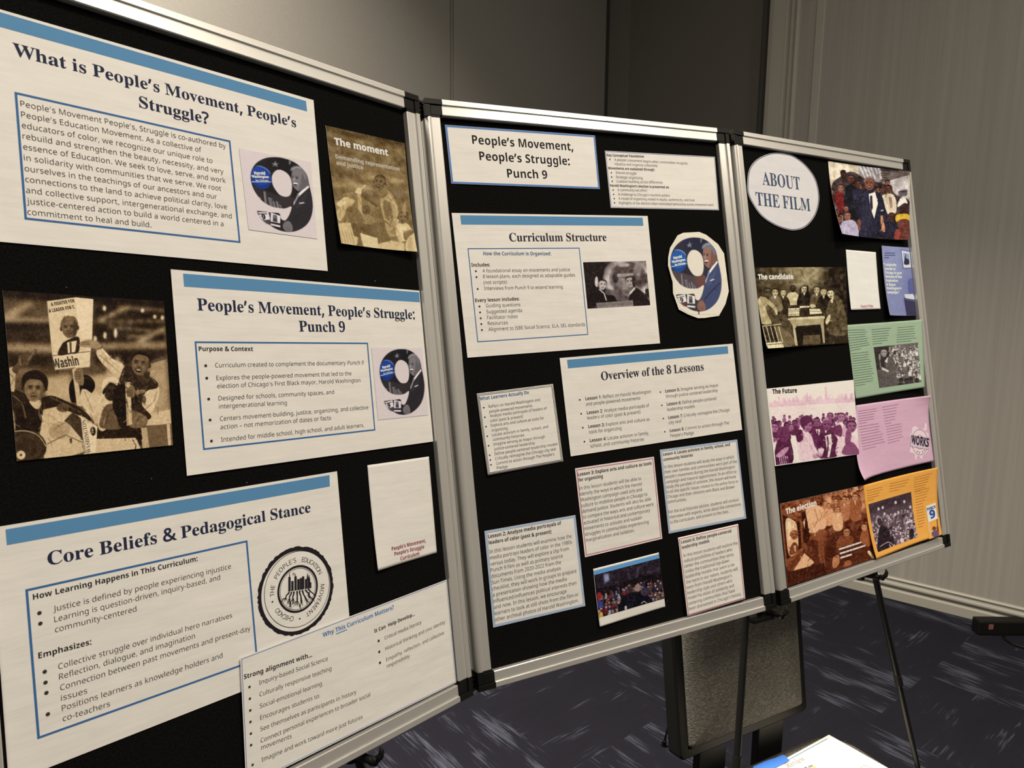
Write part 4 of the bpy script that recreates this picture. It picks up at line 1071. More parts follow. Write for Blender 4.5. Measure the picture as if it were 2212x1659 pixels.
def paint_moment(A):
    A.tones([0, 40, 30, 18], [60, 82, 66, 44], [120, 130, 110, 78], [180, 184, 162, 120], [255, 226, 210, 172]); A.fill(96)
    A.P(70, (1190, 470), (1880, 620), (1880, 740), (1200, 620)); A.L(140, 26, (1220, 560), (1870, 700)); A.L(84, 40, (1600, 640), (1880, 800)); A.L(136, 20, (1500, 720), (1700, 660)); A.L(150, 22, (1700, 760), (1870, 690)); A.L(110, 60, (1230, 780), (1870, 900)); A.L(156, 34, (1340, 880), (1860, 960)); A.L(74, 36, (1240, 880), (1500, 900)); A.L(150, 40, (1250, 980), (1600, 1000)); A.L(88, 70, (1260, 1060), (1880, 1060))
    A.blur(5); A.mottle(18, 22)
    A.S(120, (1260, 1180), (1320, 1080), (1420, 1050), (1540, 1090), (1640, 1160), (1700, 1320), (1560, 1390), (1300, 1400)); A.S(190, (1290, 1150), (1360, 1090), (1410, 1110), (1360, 1180)); A.E(88, 1300, 1070, 46, 52); A.mottle(12, 26)
    A.P(176, (1270, 1230), (1420, 1100), (1450, 1120), (1320, 1300)); A.P(170, (1470, 1050), (1500, 1050), (1515, 1330), (1480, 1330)); A.S(206, (1450, 1050), (1470, 1010), (1500, 1020), (1500, 1060)); A.L(200, 10, (1480, 1040), (1540, 985)); A.L(70, 22, (1500, 1070), (1640, 1170))
    A.E(78, 1545, 1200, 34, 44); A.S(92, (1380, 1180), (1480, 1200), (1520, 1330), (1360, 1370)); A.S(188, (1250, 1340), (1450, 1320), (1460, 1500), (1330, 1490)); [A.L(120, 4, (1290 + q * 24, 1370), (1320 + q * 24, 1480)) for q in range(6)]
    A.P(74, (1410, 1310), (1700, 1330), (1790, 1440), (1650, 1490), (1440, 1420)); A.P(90, (1600, 1310), (1760, 1300), (1800, 1440), (1650, 1500)); A.S(92, (1590, 1220), (1700, 1180), (1760, 1210), (1730, 1270), (1600, 1260))
    A.S(150, (1660, 1100), (1720, 1030), (1790, 1110), (1820, 1230), (1810, 1400), (1740, 1420), (1700, 1300)); A.S(96, (1700, 1110), (1750, 1150), (1770, 1260), (1720, 1280), (1690, 1180)); A.L(192, 9, (1740, 1070), (1800, 1170), (1815, 1300)); A.L(80, 8, (1700, 1290), (1760, 1340)); A.L(100, 8, (1760, 1280), (1790, 1420))
    A.S(110, (1640, 1050), (1700, 1020), (1730, 1060), (1680, 1100)); A.head(1658, 960, 52, 92, 48, -.55, 10, mouth=1)
    A.S(204, (1800, 1340), (1850, 1310), (1910, 1330), (1940, 1420), (1830, 1470)); A.head(1858, 1262, 46, 90, 46, 0, 4); A.S(96, (1860, 1400), (1930, 1370), (1960, 1440), (1890, 1470)); A.S(168, (1880, 1120), (1880, 1240), (1850, 1200), al=.6)
    A.P(216, (1490, 1395), (1640, 1440), (1650, 1530), (1520, 1510)); A.P(198, (1640, 1490), (1760, 1460), (1870, 1480), (1870, 1550), (1640, 1530)); A.S(206, (1880, 1480), (1920, 1420), (1975, 1400), (1990, 1560), (1890, 1550)); A.S(150, (1900, 1470), (1930, 1430), (1940, 1550), (1905, 1545), al=.6)
    [A.folds(n_, b_, 70, 9, a_, q_) for q_, (n_, b_, a_) in enumerate(((30, (1660, 1080, 1810, 1420), 36), (34, (1270, 1080, 1560, 1380), 44), (24, (1210, 860, 1870, 1060), 26), (16, (1800, 1330, 1950, 1480), 36), (14, (1420, 1310, 1790, 1480), 30)))]
    A.detail(1200, 7, 34); A.mottle(3, 18); A.mottle(8, 14); A.grad(150, 0, .28); A.blur(.7)

def paint_oath(A):
    A.tones([0, 22, 15, 16], [60, 66, 56, 54], [120, 122, 110, 104], [180, 180, 168, 156], [255, 226, 216, 200]); A.fill(52)
    A.E(120, 1830, 740, 260, 210); A.E(150, 1830, 740, 236, 186); A.E(96, 1830, 740, 190, 160); A.mottle(14, 60); A.E(64, 1702, 728, 34, 62); A.E(150, 1780, 610, 60, 22); A.S(132, (1900, 600), (1960, 620), (1940, 720), (1890, 690)); A.P(160, (1720, 700), (1890, 690), (1880, 720), (1720, 730)); [A.L(168, 8, (1775 + q * 16, 745), (1785 + q * 16, 850)) for q in range(3)]; A.P(92, (1600, 860), (1760, 850), (1840, 960), (1640, 970)); A.mottle(9, 44); A.blur(1)
    A.P(28, (1376, 575), (1600, 575), (1575, 760), (1600, 900), (1420, 1045))
    A.S(22, (1425, 1045), (1440, 880), (1520, 820), (1560, 850), (1600, 900), (1690, 920), (1700, 1000), (1520, 1010)); A.L(210, 10, (1538, 850), (1590, 895), (1612, 965)); A.S(196, (1498, 760), (1508, 728), (1522, 732), (1530, 790), (1520, 830), (1500, 810)); A.head(1572, 805, 44, 168, 34, .6, 6)
    A.S(30, (1840, 920), (1900, 840), (1960, 870), (2010, 930), (2045, 1010), (1850, 1010)); A.P(208, (1838, 890), (1893, 830), (1900, 845), (1850, 905)); A.head(1850, 775, 48, 150, 34, -.6, -4); A.S(40, (1870, 720), (1900, 740), (1895, 830), (1870, 800)); A.E(44, 2015, 890, 30, 44); A.P(196, (1975, 880), (1995, 830), (2000, 900))
    A.P(140, (1510, 990), (1875, 962), (1882, 1020), (1520, 1038)); [A.L(96, 5, (1520, 1000 + q * 9), (1878, 974 + q * 9)) for q in range(4)]; A.detail(500, 5, 40)
    A.mottle(3, 16); A.blur(.5)

def paint_rally(A):
    A.fill((34, 24, 30)); A.P((46, 36, 44), (1040, 1115), (1600, 965), (1610, 1060), (1050, 1200)); A.P((60, 48, 58), (1480, 1080), (1600, 1045), (1605, 1080), (1485, 1115)); A.P((52, 42, 52), (1070, 1190), (1250, 1155), (1255, 1190), (1072, 1225)); A.P((142, 140, 172), (1122, 1108), (1165, 1098), (1168, 1168), (1128, 1178)); A.L((96, 88, 98), 8, (1345, 1050), (1375, 1045)); A.L((72, 60, 70), 22, (1320, 1060), (1350, 1150)); A.L((72, 60, 70), 22, (1420, 1040), (1400, 1140)); A.blur(2)
    sk = [(168, 122, 104), (128, 86, 72), (190, 150, 130), (92, 60, 52), (205, 172, 152)]; cl = [(120, 34, 36), (44, 48, 84), (36, 28, 34), (150, 140, 142), (70, 52, 60), (30, 40, 90)]; hr = [(34, 24, 24), (60, 44, 38)]
    A.crowd(150, lambda a, b: (1062 + 565 * a + 18 * b, 1270 + 180 * b - 135 * a + 18 * math.sin(a * 9)), 10, 15, sk, cl, 4, hairs=hr)
    A.S((24, 20, 32), (1250, 1440), (1270, 1330), (1340, 1270), (1420, 1260), (1500, 1290), (1540, 1340), (1500, 1380), (1400, 1410)); A.E((150, 118, 104), 1412, 1222, 26, 32); A.S((60, 50, 62), (1440, 1240), (1500, 1220), (1520, 1280), (1450, 1290)); A.E((196, 180, 170), 1310, 1395, 10, 20); A.L((210, 200, 190), 6, (1440, 1360), (1465, 1340), (1490, 1355), curve=True); A.S((196, 160, 60), (1085, 1440), (1110, 1435), (1115, 1475), (1086, 1482)); A.S((150, 40, 40), (1065, 1280), (1090, 1260), (1110, 1300), (1075, 1330)); A.S((50, 60, 120), (1070, 1340), (1120, 1350), (1110, 1390), (1078, 1395)); A.detail(900, 4, 44)
    A.mottle(4, 22); A.blur(.5)

def paint_mayor(A):
    A.fill((190, 170, 140)); A.P((212, 194, 160), (1150, 440), (1380, 470), (1380, 640), (1180, 640)); A.P((140, 130, 126), (1480, 480), (1720, 510), (1700, 800), (1480, 640)); A.P((70, 56, 52), (1720, 520), (2040, 550), (2030, 620), (1720, 690)); A.P((176, 164, 154), (1720, 690), (2030, 610), (2020, 860), (1720, 830)); A.P((190, 178, 170), (1880, 720), (2020, 700), (2015, 780), (1890, 790)); A.P((84, 72, 72), (1910, 770), (2010, 750), (2005, 820), (1915, 830))
    for q in range(5): A.L((150, 136, 124), 7, (1720, 560 + q * 26), (2035, 560 + q * 12))
    for q in range(6): A.L((222, 214, 200), 10, (1490 + q * 40, 490), (1560 + q * 34, 640))
    A.L((120, 112, 110), 14, (1640, 520), (1720, 680)); A.L((120, 112, 110), 14, (1720, 520), (1650, 700)); A.L((226, 220, 206), 8, (1725, 690), (2030, 600)); A.L((170, 140, 110), 5, (1210, 450), (1220, 640)); A.mottle(10, 30); A.blur(1)
    A.S((62, 48, 46), (1180, 760), (1300, 600), (1420, 560), (1560, 640), (1780, 700), (1900, 820), (2040, 900), (2040, 1310), (1300, 1260)); A.mottle(14, 40); A.blur(1)
    sk = [(120, 72, 54), (96, 58, 46), (140, 88, 66)]; hr = [(34, 22, 20)]
    A.crowd(9, lambda a, b: (1420 + 560 * a, 660 + 150 * b), 30, 36, sk, [(46, 40, 48), (90, 70, 60), (120, 104, 90)], 12, hairs=hr)
    A.crowd(8, lambda a, b: (1185 + 120 * a, 740 + 420 * b), 26, 34, sk, [(120, 36, 36), (80, 34, 36), (110, 100, 112)], 2, hairs=hr)
    A.S((30, 28, 36), (1330, 760), (1370, 700), (1450, 720), (1500, 800), (1480, 1080), (1360, 960)); A.S((60, 40, 36), (1280, 560), (1330, 540), (1350, 600), (1320, 680)); A.head(1395, 635, 40, (104, 64, 50), (30, 22, 20), .2, 0, glasses=True)
    A.S((46, 44, 60), (1420, 770), (1480, 740), (1540, 780), (1520, 900), (1440, 880)); A.head(1475, 695, 36, (92, 56, 46), (28, 20, 18), 0)
    A.S((118, 34, 34), (1230, 800), (1300, 770), (1320, 860), (1310, 990), (1250, 950)); A.head(1285, 735, 34, (150, 92, 70), (34, 22, 22), .2, mouth=1)
    A.S((168, 154, 168), (1300, 1110), (1380, 1080), (1450, 1110), (1500, 1260), (1330, 1250), (1270, 1180)); A.head(1362, 1040, 38, (150, 92, 72), (60, 40, 40), 0, mouth=1); A.head(1265, 1080, 34, (128, 76, 60), (40, 24, 24), .2); A.head(1345, 960, 28, (140, 88, 70), (40, 26, 26), 0)
    A.S((204, 184, 152), (1720, 850), (1780, 800), (1860, 810), (1890, 900), (1880, 1010), (1790, 1010)); A.P((150, 116, 92), (1805, 830), (1840, 840), (1850, 940), (1825, 960)); A.head(1806, 745, 40, (96, 52, 44), (28, 20, 18), .1, 0); A.S((90, 60, 54), (1740, 700), (1770, 690), (1760, 780), (1720, 820))
    A.S((216, 208, 196), (1900, 940), (1930, 850), (1980, 840), (2010, 900), (1950, 920)); A.S((66, 40, 36), (1930, 940), (2000, 900), (2020, 1030), (1960, 1060)); A.S((206, 164, 40), (1890, 1030), (2020, 1020), (2025, 1100), (1900, 1110)); A.S((110, 58, 48), (1900, 1100), (2030, 1090), (2035, 1300), (1880, 1290)); A.mottle(12, 24)
    A.S((44, 42, 56), (1500, 820), (1590, 750), (1720, 800), (1770, 950), (1800, 1080), (1760, 1260), (1500, 1280), (1490, 1100), (1420, 900)); A.S((58, 55, 72), (1520, 840), (1590, 780), (1620, 1000), (1560, 1260), (1510, 1260), al=.6); A.P((226, 220, 218), (1590, 800), (1660, 780), (1690, 900), (1650, 1070), (1610, 950)); A.P((60, 40, 52), (1604, 820), (1628, 815), (1636, 950), (1622, 985), (1606, 930)); A.L((34, 32, 50), 8, (1650, 1070), (1640, 1270)); A.L((200, 196, 200), 10, (1715, 985), (1750, 975)); A.L((40, 38, 58), 8, (1500, 850), (1530, 1000), (1500, 1150))
    A.S((120, 74, 58), (1470, 1090), (1500, 1080), (1505, 1170), (1480, 1200)); A.S((196, 130, 90), (1720, 1040), (1745, 1060), (1770, 1200), (1730, 1190)); A.head(1600, 680, 62, (132, 78, 58), (120, 116, 118), -.3, -4, mouth=1); A.S((48, 44, 58), (1780, 1110), (1880, 1110), (1920, 1200), (1880, 1280), (1780, 1270)); A.head(1840, 1045, 38, (92, 54, 46), (36, 26, 24), 0); A.S((150, 66, 50), (1880, 1200), (1925, 1190), (1920, 1290), (1870, 1290)); A.folds(50, (1330, 760, 1780, 1270), 90, 12, 24, 1); A.folds(30, (1180, 760, 1340, 1250), 50, 9, 34, 2); A.folds(24, (1720, 820, 2030, 1280), 60, 9, 34, 3); A.folds(40, (1480, 480, 2030, 840), 80, 8, 40, 4); A.detail(1400, 6, 40)
    A.mottle(4, 22); A.blur(.5)

def paint_candidate(A):
    A.tones([0, 22, 17, 12], [60, 62, 52, 40], [120, 122, 108, 82], [180, 178, 164, 128], [255, 228, 218, 184]); A.fill(52)
    A.S(150, (480, 290), (880, 285), (860, 460), (700, 560), (540, 480), al=.9); A.S(110, (250, 290), (520, 290), (600, 600), (200, 600), al=.6); A.blur(12); A.L(170, 6, (540, 300), (560, 420)); A.L(96, 6, (640, 300), (700, 420)); A.mottle(16, 16)
    def man(x, y, r, suit, sk, hair=30, turn=0., w=1.9, h=5.5, **k_):
        A.S(suit, (x - r * w, y + r * 2.2), (x - r * .6, y + r * 1.15), (x + r * .6, y + r * 1.15), (x + r * w, y + r * 2.2), (x + r * w * 1.1, y + r * h), (x - r * w * 1.1, y + r * h)); A.P(206, (x - r * .35, y + r * 1.2), (x + r * .35, y + r * 1.2), (x, y + r * 2.2)); A.head(x, y, r, sk, hair, turn, **k_)
    man(565, 520, 32, 186, 64, 30, 0, beard=True); man(690, 525, 34, 40, 168, 30, -.1, mouth=1); A.S(28, (650, 500), (655, 600), (630, 640), (640, 520)); A.S(28, (725, 480), (740, 560), (730, 620), (715, 560)); man(460, 565, 32, 66, 172, 26, .2, mouth=1); man(825, 535, 34, 96, 160, 28, -.4); man(900, 560, 34, 40, 176, 120, -.4); man(372, 560, 36, 112, 170, 28, .5, mouth=1)
    A.S(92, (940, 700), (1020, 590), (1090, 640), (1140, 800), (1160, 1010), (960, 1010), (930, 860)); A.L(120, 6, (1040, 650), (1100, 900)); A.L(60, 8, (1000, 820), (1120, 880)); [A.L(74, 3, (960 + q * 22, 880), (970 + q * 22, 1010)) for q in range(8)]; A.P(200, (965, 660), (1010, 600), (1000, 680)); A.head(975, 575, 40, 184, 40, -.35, -12, mouth=1)
    A.S(172, (180, 660), (240, 610), (300, 640), (380, 720), (400, 830), (340, 900), (200, 880)); A.S(96, (260, 690), (330, 720), (380, 800), (320, 860)); A.mottle(9, 40); A.S(150, (205, 620), (240, 610), (290, 680), (260, 720)); A.head(290, 560, 44, 86, 30, .4, 4, mouth=1, glasses=True)
    A.S(84, (330, 840), (480, 800), (540, 900), (560, 1140), (450, 1140), (380, 1000)); A.L(60, 8, (420, 850), (520, 900)); A.S(110, (370, 950), (480, 960), (600, 1110), (450, 1140))
    A.P(60, (520, 700), (900, 690), (905, 830), (520, 830)); A.P(196, (515, 838), (910, 815), (915, 845), (510, 862)); A.P(160, (520, 862), (905, 845), (900, 905), (570, 932)); A.P(176, (560, 900), (600, 925), (625, 1140), (590, 1140)); A.P(160, (865, 905), (900, 900), (915, 1110), (890, 1115)); A.P(34, (590, 945), (870, 925), (895, 1115), (620, 1140)); A.P(120, (680, 1030), (860, 1020), (870, 1120), (670, 1130), al=.7); A.mottle(10, 20); [A.P(226 - 30 * (q % 2), (515, 735 + q * 22), (635, 730 + q * 22), (638, 748 + q * 22), (515, 752 + q * 22)) for q in range(4)]; A.P(214, (745, 740), (860, 740), (885, 790), (750, 800)); A.L(90, 5, (750, 765), (870, 768)); A.P(222, (640, 710), (770, 705), (740, 725), (640, 730)); A.E(58, 720, 770, 20, 36); A.S(196, (920, 870), (960, 800), (975, 840), (935, 910)); A.E(190, 780, 710, 34, 20)
    A.L(190, 9, (225, 930), (440, 905)); [A.L(200, 8, (235 + q * 44, 930), (280 + q * 44, 1100)) for q in range(5)]; A.P(206, (270, 1110), (445, 1095), (470, 1160), (300, 1172)); A.L(40, 6, (285, 1130), (460, 1115)); A.P(60, (1020, 1050), (1160, 1030), (1165, 1110), (1030, 1120)); A.folds(60, (190, 640, 560, 1140), 60, 9, 40, 1); A.folds(40, (930, 640, 1160, 1020), 70, 9, 34, 2); A.folds(30, (520, 700, 900, 860), 50, 7, 36, 3); A.detail(1200, 6, 36); A.mottle(3, 16); A.blur(.5)

def paint_future(A):
    A.tones([0, 52, 20, 38], [60, 104, 50, 78], [120, 160, 104, 128], [180, 214, 172, 178], [255, 236, 222, 202]); A.fill(244)
    A.P(206, (80, 350), (1030, 305), (1040, 320), (105, 390)); A.P(190, (105, 385), (1045, 320), (1045, 345), (108, 402))
    rnd = random.Random(8)
    for q in range(46):
        x = 150 + q * 19; hh = rnd.choice([20, 36, 50, 62, 84]) * (1.15 if 380 < x < 560 else .8); y = 360 - (x - 120) * .05
        A.P(rnd.choice([170, 182, 194, 205]), (x, y), (x + rnd.uniform(10, 20), y), (x + 14, y - hh), (x + 1, y - hh))
    A.P(182, (712, 180), (730, 178), (738, 330), (716, 332)); A.L(205, 4, (722, 150), (724, 185)); A.P(196, (890, 250), (905, 248), (910, 325), (894, 327)); A.blur(1.5); A.P(232, (110, 405), (1045, 345), (1055, 520), (120, 580)); A.mottle(30, 12)
    A.crowd(26, lambda a, b: (140 + 900 * a, 500 - 40 * a + 90 * b), 15, 26, [150, 120, 96], [86, 70, 110, 190], 5, hairs=[30, 44])
    A.crowd(10, lambda a, b: (180 + 840 * a, 570 + 40 * b), 30, 38, [104, 90, 128], [52, 70, 170], 9, hairs=[24])
    A.S(58, (560, 640), (640, 600), (710, 640), (720, 880), (600, 900)); A.P(220, (610, 640), (660, 640), (650, 760)); A.L(30, 12, (632, 650), (640, 750)); A.head(622, 560, 40, 96, 24, .1)
    A.S(44, (640, 720), (720, 680), (810, 690), (860, 780), (850, 930), (640, 940)); A.P(232, (715, 710), (780, 690), (790, 800), (760, 945), (740, 940)); A.L(34, 15, (738, 715), (748, 800), (735, 930)); A.L(200, 8, (790, 790), (800, 796)); A.head(735, 590, 54, 88, 120, -.2, 0); A.S(150, (690, 540), (730, 505), (780, 520), (770, 545), (720, 535))
    A.S(206, (400, 740), (470, 640), (560, 700), (600, 820), (640, 900), (590, 960), (440, 980), (420, 850)); A.L(150, 7, (470, 690), (540, 800), (600, 900)); A.S(44, (400, 700), (450, 640), (480, 740), (420, 780)); A.head(520, 600, 58, 120, 46, .7, 6); A.S(50, (450, 520), (520, 488), (575, 520), (560, 560), (500, 600), (490, 640), (450, 600)); A.S(216, (640, 855), (700, 850), (690, 905), (660, 920)); A.S(150, (580, 920), (650, 900), (690, 920), (600, 960))
    A.S(212, (840, 800), (880, 720), (960, 700), (1060, 740), (1085, 910), (850, 930)); A.S(96, (900, 910), (940, 800), (1010, 780), (1070, 850), (1080, 910)); A.head(1000, 610, 56, 104, 24, .6); A.S(90, (950, 650), (1000, 690), (980, 800), (930, 790)); A.S(70, (780, 640), (870, 590), (900, 640), (890, 720), (830, 700)); A.head(890, 510, 44, 130, 24, .2); A.head(770, 500, 36, 110, 26, 0)
    A.S(40, (165, 900), (210, 700), (250, 620), (330, 650), (340, 760), (370, 900), (350, 1010), (180, 1030)); A.S(70, (190, 680), (240, 610), (320, 640), (320, 740), (250, 780)); A.S(150, (180, 930), (250, 860), (310, 830), (310, 870), (240, 940)); [A.L(196, 7, (215 + q * 22, 930), (230 + q * 22, 1020)) for q in range(5)]; A.head(165, 620, 44, 120, 30, .2); A.S(110, (150, 740), (220, 740), (170, 780), (150, 780)); A.head(345, 620, 32, 120, 30, .2, mouth=1); A.folds(50, (400, 650, 700, 960), 80, 9, 36, 1); A.folds(60, (160, 640, 400, 1020), 60, 9, 40, 2); A.folds(40, (640, 690, 1080, 920), 70, 9, 36, 3); A.detail(1000, 6, 30)
    A.mottle(4, 18); A.blur(.5)

def paint_election(A):
    A.tones([0, 38, 20, 14], [60, 92, 52, 36], [120, 150, 94, 64], [180, 204, 152, 112], [255, 236, 212, 176]); A.fill(74)
    A.P(104, (225, 545), (590, 470), (600, 620), (450, 700), (240, 640)); A.P(150, (700, 440), (1130, 340), (1180, 620), (720, 640)); A.blur(8); A.mottle(9, 70); A.blur(1)
    A.crowd(34, lambda a, b: (700 + 440 * a, 440 + 120 * b - 90 * a), 18, 26, [170, 150, 128], [150, 120, 176, 92], 3, hairs=[50, 66])
    for x, y, r, su in ((920, 500, 30, 140), (1040, 470, 34, 120), (830, 520, 28, 110), (755, 570, 28, 176), (850, 610, 30, 190)):
        A.S(su, (x - r * 1.5, y + r * 1.5), (x, y + r), (x + r * 1.6, y + r * 1.5), (x + r * 1.7, y + r * 7), (x - r * 1.5, y + r * 7)); A.P(216, (x - 8, y + r), (x + 8, y + r), (x + 4, y + r * 3)); A.head(x, y, r, 158, 44, -.2)
    A.P(60, (800, 860), (1000, 820), (1200, 900), (1250, 1150), (700, 1310), (560, 1150)); A.S(98, (820, 1110), (860, 920), (960, 880), (1020, 920), (1000, 1000), (900, 1010)); A.head(950, 850, 38, 150, 40, 0, glasses=True); A.S(120, (1090, 940), (1130, 830), (1180, 820), (1210, 950), (1180, 1010)); A.head(1140, 800, 34, 168, 60, -.2); A.S(150, (795, 1230), (800, 1130), (860, 1100), (870, 1180), (830, 1240))
    A.S(196, (500, 640), (560, 560), (680, 580), (720, 680), (720, 800), (640, 830), (540, 820)); A.L(130, 7, (600, 600), (640, 720), (590, 800)); A.L(130, 7, (690, 640), (650, 740)); A.S(104, (520, 850), (600, 830), (720, 830), (710, 930), (540, 940)); A.P(60, (550, 930), (620, 940), (640, 1190), (600, 1200)); A.P(96, (630, 920), (700, 940), (720, 1290), (670, 1300)); A.head(635, 490, 50, 96, 40, -.2, 4); A.S(206, (540, 830), (640, 820), (620, 850), (550, 860))
    A.P(30, (460, 640), (500, 620), (550, 900), (520, 980), (470, 960)); A.P(206, (475, 740), (500, 700), (490, 820))
    A.P(104, (230, 600), (300, 600), (470, 740), (480, 1040), (290, 1230), (260, 900)); A.P(28, (250, 660), (440, 740), (460, 1020), (300, 1150)); A.S(196, (290, 710), (380, 730), (410, 800), (420, 1040), (330, 1110), (295, 930)); A.S(240, (300, 720), (340, 740), (350, 900), (320, 930), al=.8); A.head(378, 880, 44, 120, 110, 0); A.S(90, (340, 1010), (380, 960), (420, 1000), (410, 1070), (330, 1100)); A.P(226, (375, 1000), (395, 1000), (390, 1080)); A.P(196, (345, 1310), (490, 1080), (600, 1180), (520, 1240), (360, 1300)); A.P(84, (300, 1240), (470, 1050), (480, 1090), (310, 1290)); A.P(44, (300, 1290), (700, 1180), (740, 1320), (320, 1450)); A.S(120, (910, 1230), (950, 1160), (1000, 1170), (990, 1210)); A.S(226, (1175, 1070), (1200, 1055), (1255, 1140), (1230, 1140)); A.P(38, (740, 1000), (860, 1020), (850, 1100), (720, 1150), al=.6); A.folds(60, (500, 560, 730, 1300), 80, 9, 44, 1); A.folds(60, (700, 480, 1200, 800), 60, 8, 50, 2); A.folds(40, (740, 820, 1240, 1280), 70, 9, 44, 3); A.folds(30, (290, 640, 480, 1240), 90, 10, 40, 4); A.detail(1500, 7, 46)
    A.mottle(3, 20); A.blur(.6)

def paint_speaker(A):
    A.tones([0, 26, 20, 20], [60, 70, 62, 58], [120, 124, 114, 106], [180, 182, 172, 158], [255, 232, 222, 204]); A.fill(60)
    A.P(46, (1440, 1150), (1620, 1130), (1640, 1400), (1480, 1450)); A.P(104, (1610, 1130), (1930, 1100), (1965, 1540), (1700, 1570)); A.blur(3)
    A.crowd(110, lambda a, b: (1610 + 340 * a + 20 * b, 1150 + 330 * b - 20 * a), 11, 15, [226, 206, 180], [226, 130, 60, 200, 90], 4, hairs=[34, 120]); A.crowd(6, lambda a, b: (1740 + 220 * a, 1500 + 30 * b), 24, 28, [60], [22], 6, hairs=[24])
    A.P(90, (1480, 1400), (1620, 1400), (1700, 1490), (1690, 1580), (1510, 1600)); [A.L(60, 3, (1500 + q * 22, 1450), (1520 + q * 22, 1590)) for q in range(8)]; A.S(92, (1560, 1340), (1600, 1260), (1650, 1270), (1690, 1400), (1640, 1460), (1600, 1420)); A.P(210, (1560, 1310), (1600, 1260), (1590, 1330)); A.head(1555, 1215, 38, 150, 44, -.5); A.P(206, (1530, 1370), (1610, 1410), (1600, 1430), (1530, 1400)); A.E(150, 1508, 1260, 10, 34); A.L(140, 7, (1508, 1290), (1520, 1390)); A.detail(500, 5, 44); A.mottle(4, 24); A.blur(.5)
def paint_hall(A):
    A.tones([0, 34, 24, 26], [60, 70, 54, 58], [120, 126, 104, 108], [180, 188, 166, 164], [255, 236, 220, 208]); A.fill(84); A.P(58, (1185, 550), (1650, 415), (1665, 520), (1195, 650)); A.blur(6)
    A.crowd(170, lambda a, b: (1210 + 480 * a + 30 * b, 690 + 350 * b - 110 * a), 9, 18, [226, 206, 180, 140], [90, 130, 170, 60], 6, hairs=[40, 70, 120])
    for x, y in ((1295, 600), (1340, 585), (1480, 530), (1575, 520), (1510, 640), (1640, 580), (1475, 660), (1360, 655)): A.E(206, x, y, 13, 18)
    A.S(26, (1285, 1060), (1300, 830), (1330, 780), (1400, 820), (1420, 900), (1390, 1050)); A.E(60, 1310, 735, 30, 46); A.L(196, 7, (1298, 700), (1320, 690), (1332, 730), curve=True); A.L(40, 20, (1400, 830), (1440, 800)); A.L(220, 6, (1440, 830), (1560, 860)); A.E(210, 1550, 940, 22, 26); A.E(26, 1440, 950, 26, 60); A.E(30, 1655, 870, 26, 60); A.L(220, 6, (1310, 1010), (1400, 960), (1460, 1000), curve=True); A.P(226, (1590, 745), (1660, 715), (1665, 735), (1595, 765)); A.detail(500, 5, 44); A.mottle(4, 24); A.blur(.5)
def paint_fan(A):
    A.fill((238, 166, 72)); A.S((226, 180, 140), (1832, 760), (1845, 750), (1858, 830), (1880, 850), (1870, 880), (1845, 840)); A.L((90, 60, 40), 10, (1930, 700), (1942, 850)); A.S((110, 84, 100), (1870, 860), (1900, 840), (1940, 830), (1950, 890), (1890, 905)); A.head(1898, 815, 20, (120, 72, 56), (40, 24, 24)); A.S((120, 76, 60), (1925, 790), (1945, 790), (1950, 850), (1930, 850)); A.blur(.4)
def paint_desk(A):
    A.fill((144, 146, 176)); A.P((124, 126, 160), (1540, 400), (1930, 420), (1930, 830), (1620, 830), al=.5); A.P((106, 108, 142), (1740, 100), (1860, 120), (1930, 812), (1800, 812), al=.5); A.blur(14)
    A.P((70, 70, 112), (1738, 95), (1842, 118), (1856, 300), (1762, 302)); A.P((214, 210, 214), (1744, 103), (1836, 124), (1849, 292), (1768, 294)); A.P((150, 158, 184), (1762, 132), (1826, 142), (1834, 262), (1780, 262)); A.S((40, 44, 70), (1772, 250), (1780, 190), (1792, 140), (1796, 190), (1822, 200), (1830, 250), (1800, 262))
    A.S((92, 96, 140), (1815, 440), (1850, 410), (1890, 420), (1910, 600), (1830, 600)); A.P((214, 212, 216), (1775, 582), (1870, 578), (1905, 640), (1790, 625)); A.P((58, 54, 78), (1770, 625), (1905, 655), (1920, 812), (1800, 812)); A.P((84, 80, 110), (1770, 618), (1905, 648), (1905, 668), (1772, 640)); A.mottle(8, 8)
def paint_seal(A): pass

# ------------------------------------------------------------------ the sheets on the board
NAVY, BODY, BOLD, BAR, LINE = (36, 40, 60), (54, 47, 43), (36, 30, 30), (86, 129, 156), (58, 97, 136)
GP, GL_, GC = 'slide posters on the board', 'picture sheets on the board', 'text cards on the board'
# ---- left leaf
S = Sheet('slide_poster', 0, 'F', [(-62, 2), (677.2, 216.3), (708, 585.5), (-34, 519)],
          'large white slide poster headed What is People’s Movement, highest on the left leaf', 'poster', group=GP)
S.bar('header_bar', [(-20, 20.5), (660.8, 218.4), (663.3, 240.6), (-20, 52.5)], BAR, label='blue header bar')
S.text('title_text', 's', NAVY, [('What is People’s Movement, People’s', 29, 119.5, 640, 275.5), ('Struggle?', 301, 231.5, 452, 268.5)], 1.06)
S.frame('text_border', [(31.1, 198.2), (497.5, 303.8), (519.5, 525), (53, 474)], 0.0021, LINE)
S.ptext('body_text', BODY, S.para(['People’s Movement People’s, Struggle is co-authored by', 'People’s Education Movement. As a collective of', 'educators of color, we recognize our unique role to',
    'rebuild and strengthen the beauty, necessity, and very', 'essence of Education. We seek to love, serve, and work', 'in solidarity with communities that we serve. We root',
    'ourselves in the teachings of our ancestors and our', 'connections to the land to achieve political clarity, love', 'and collective support, intergenerational exchange, and',
    'justice-centered action to build a world centered in a', 'commitment to heal and build.'], (44.5, 229.5), (59.5, 463.5), (488, 321), (327, 491.5)))
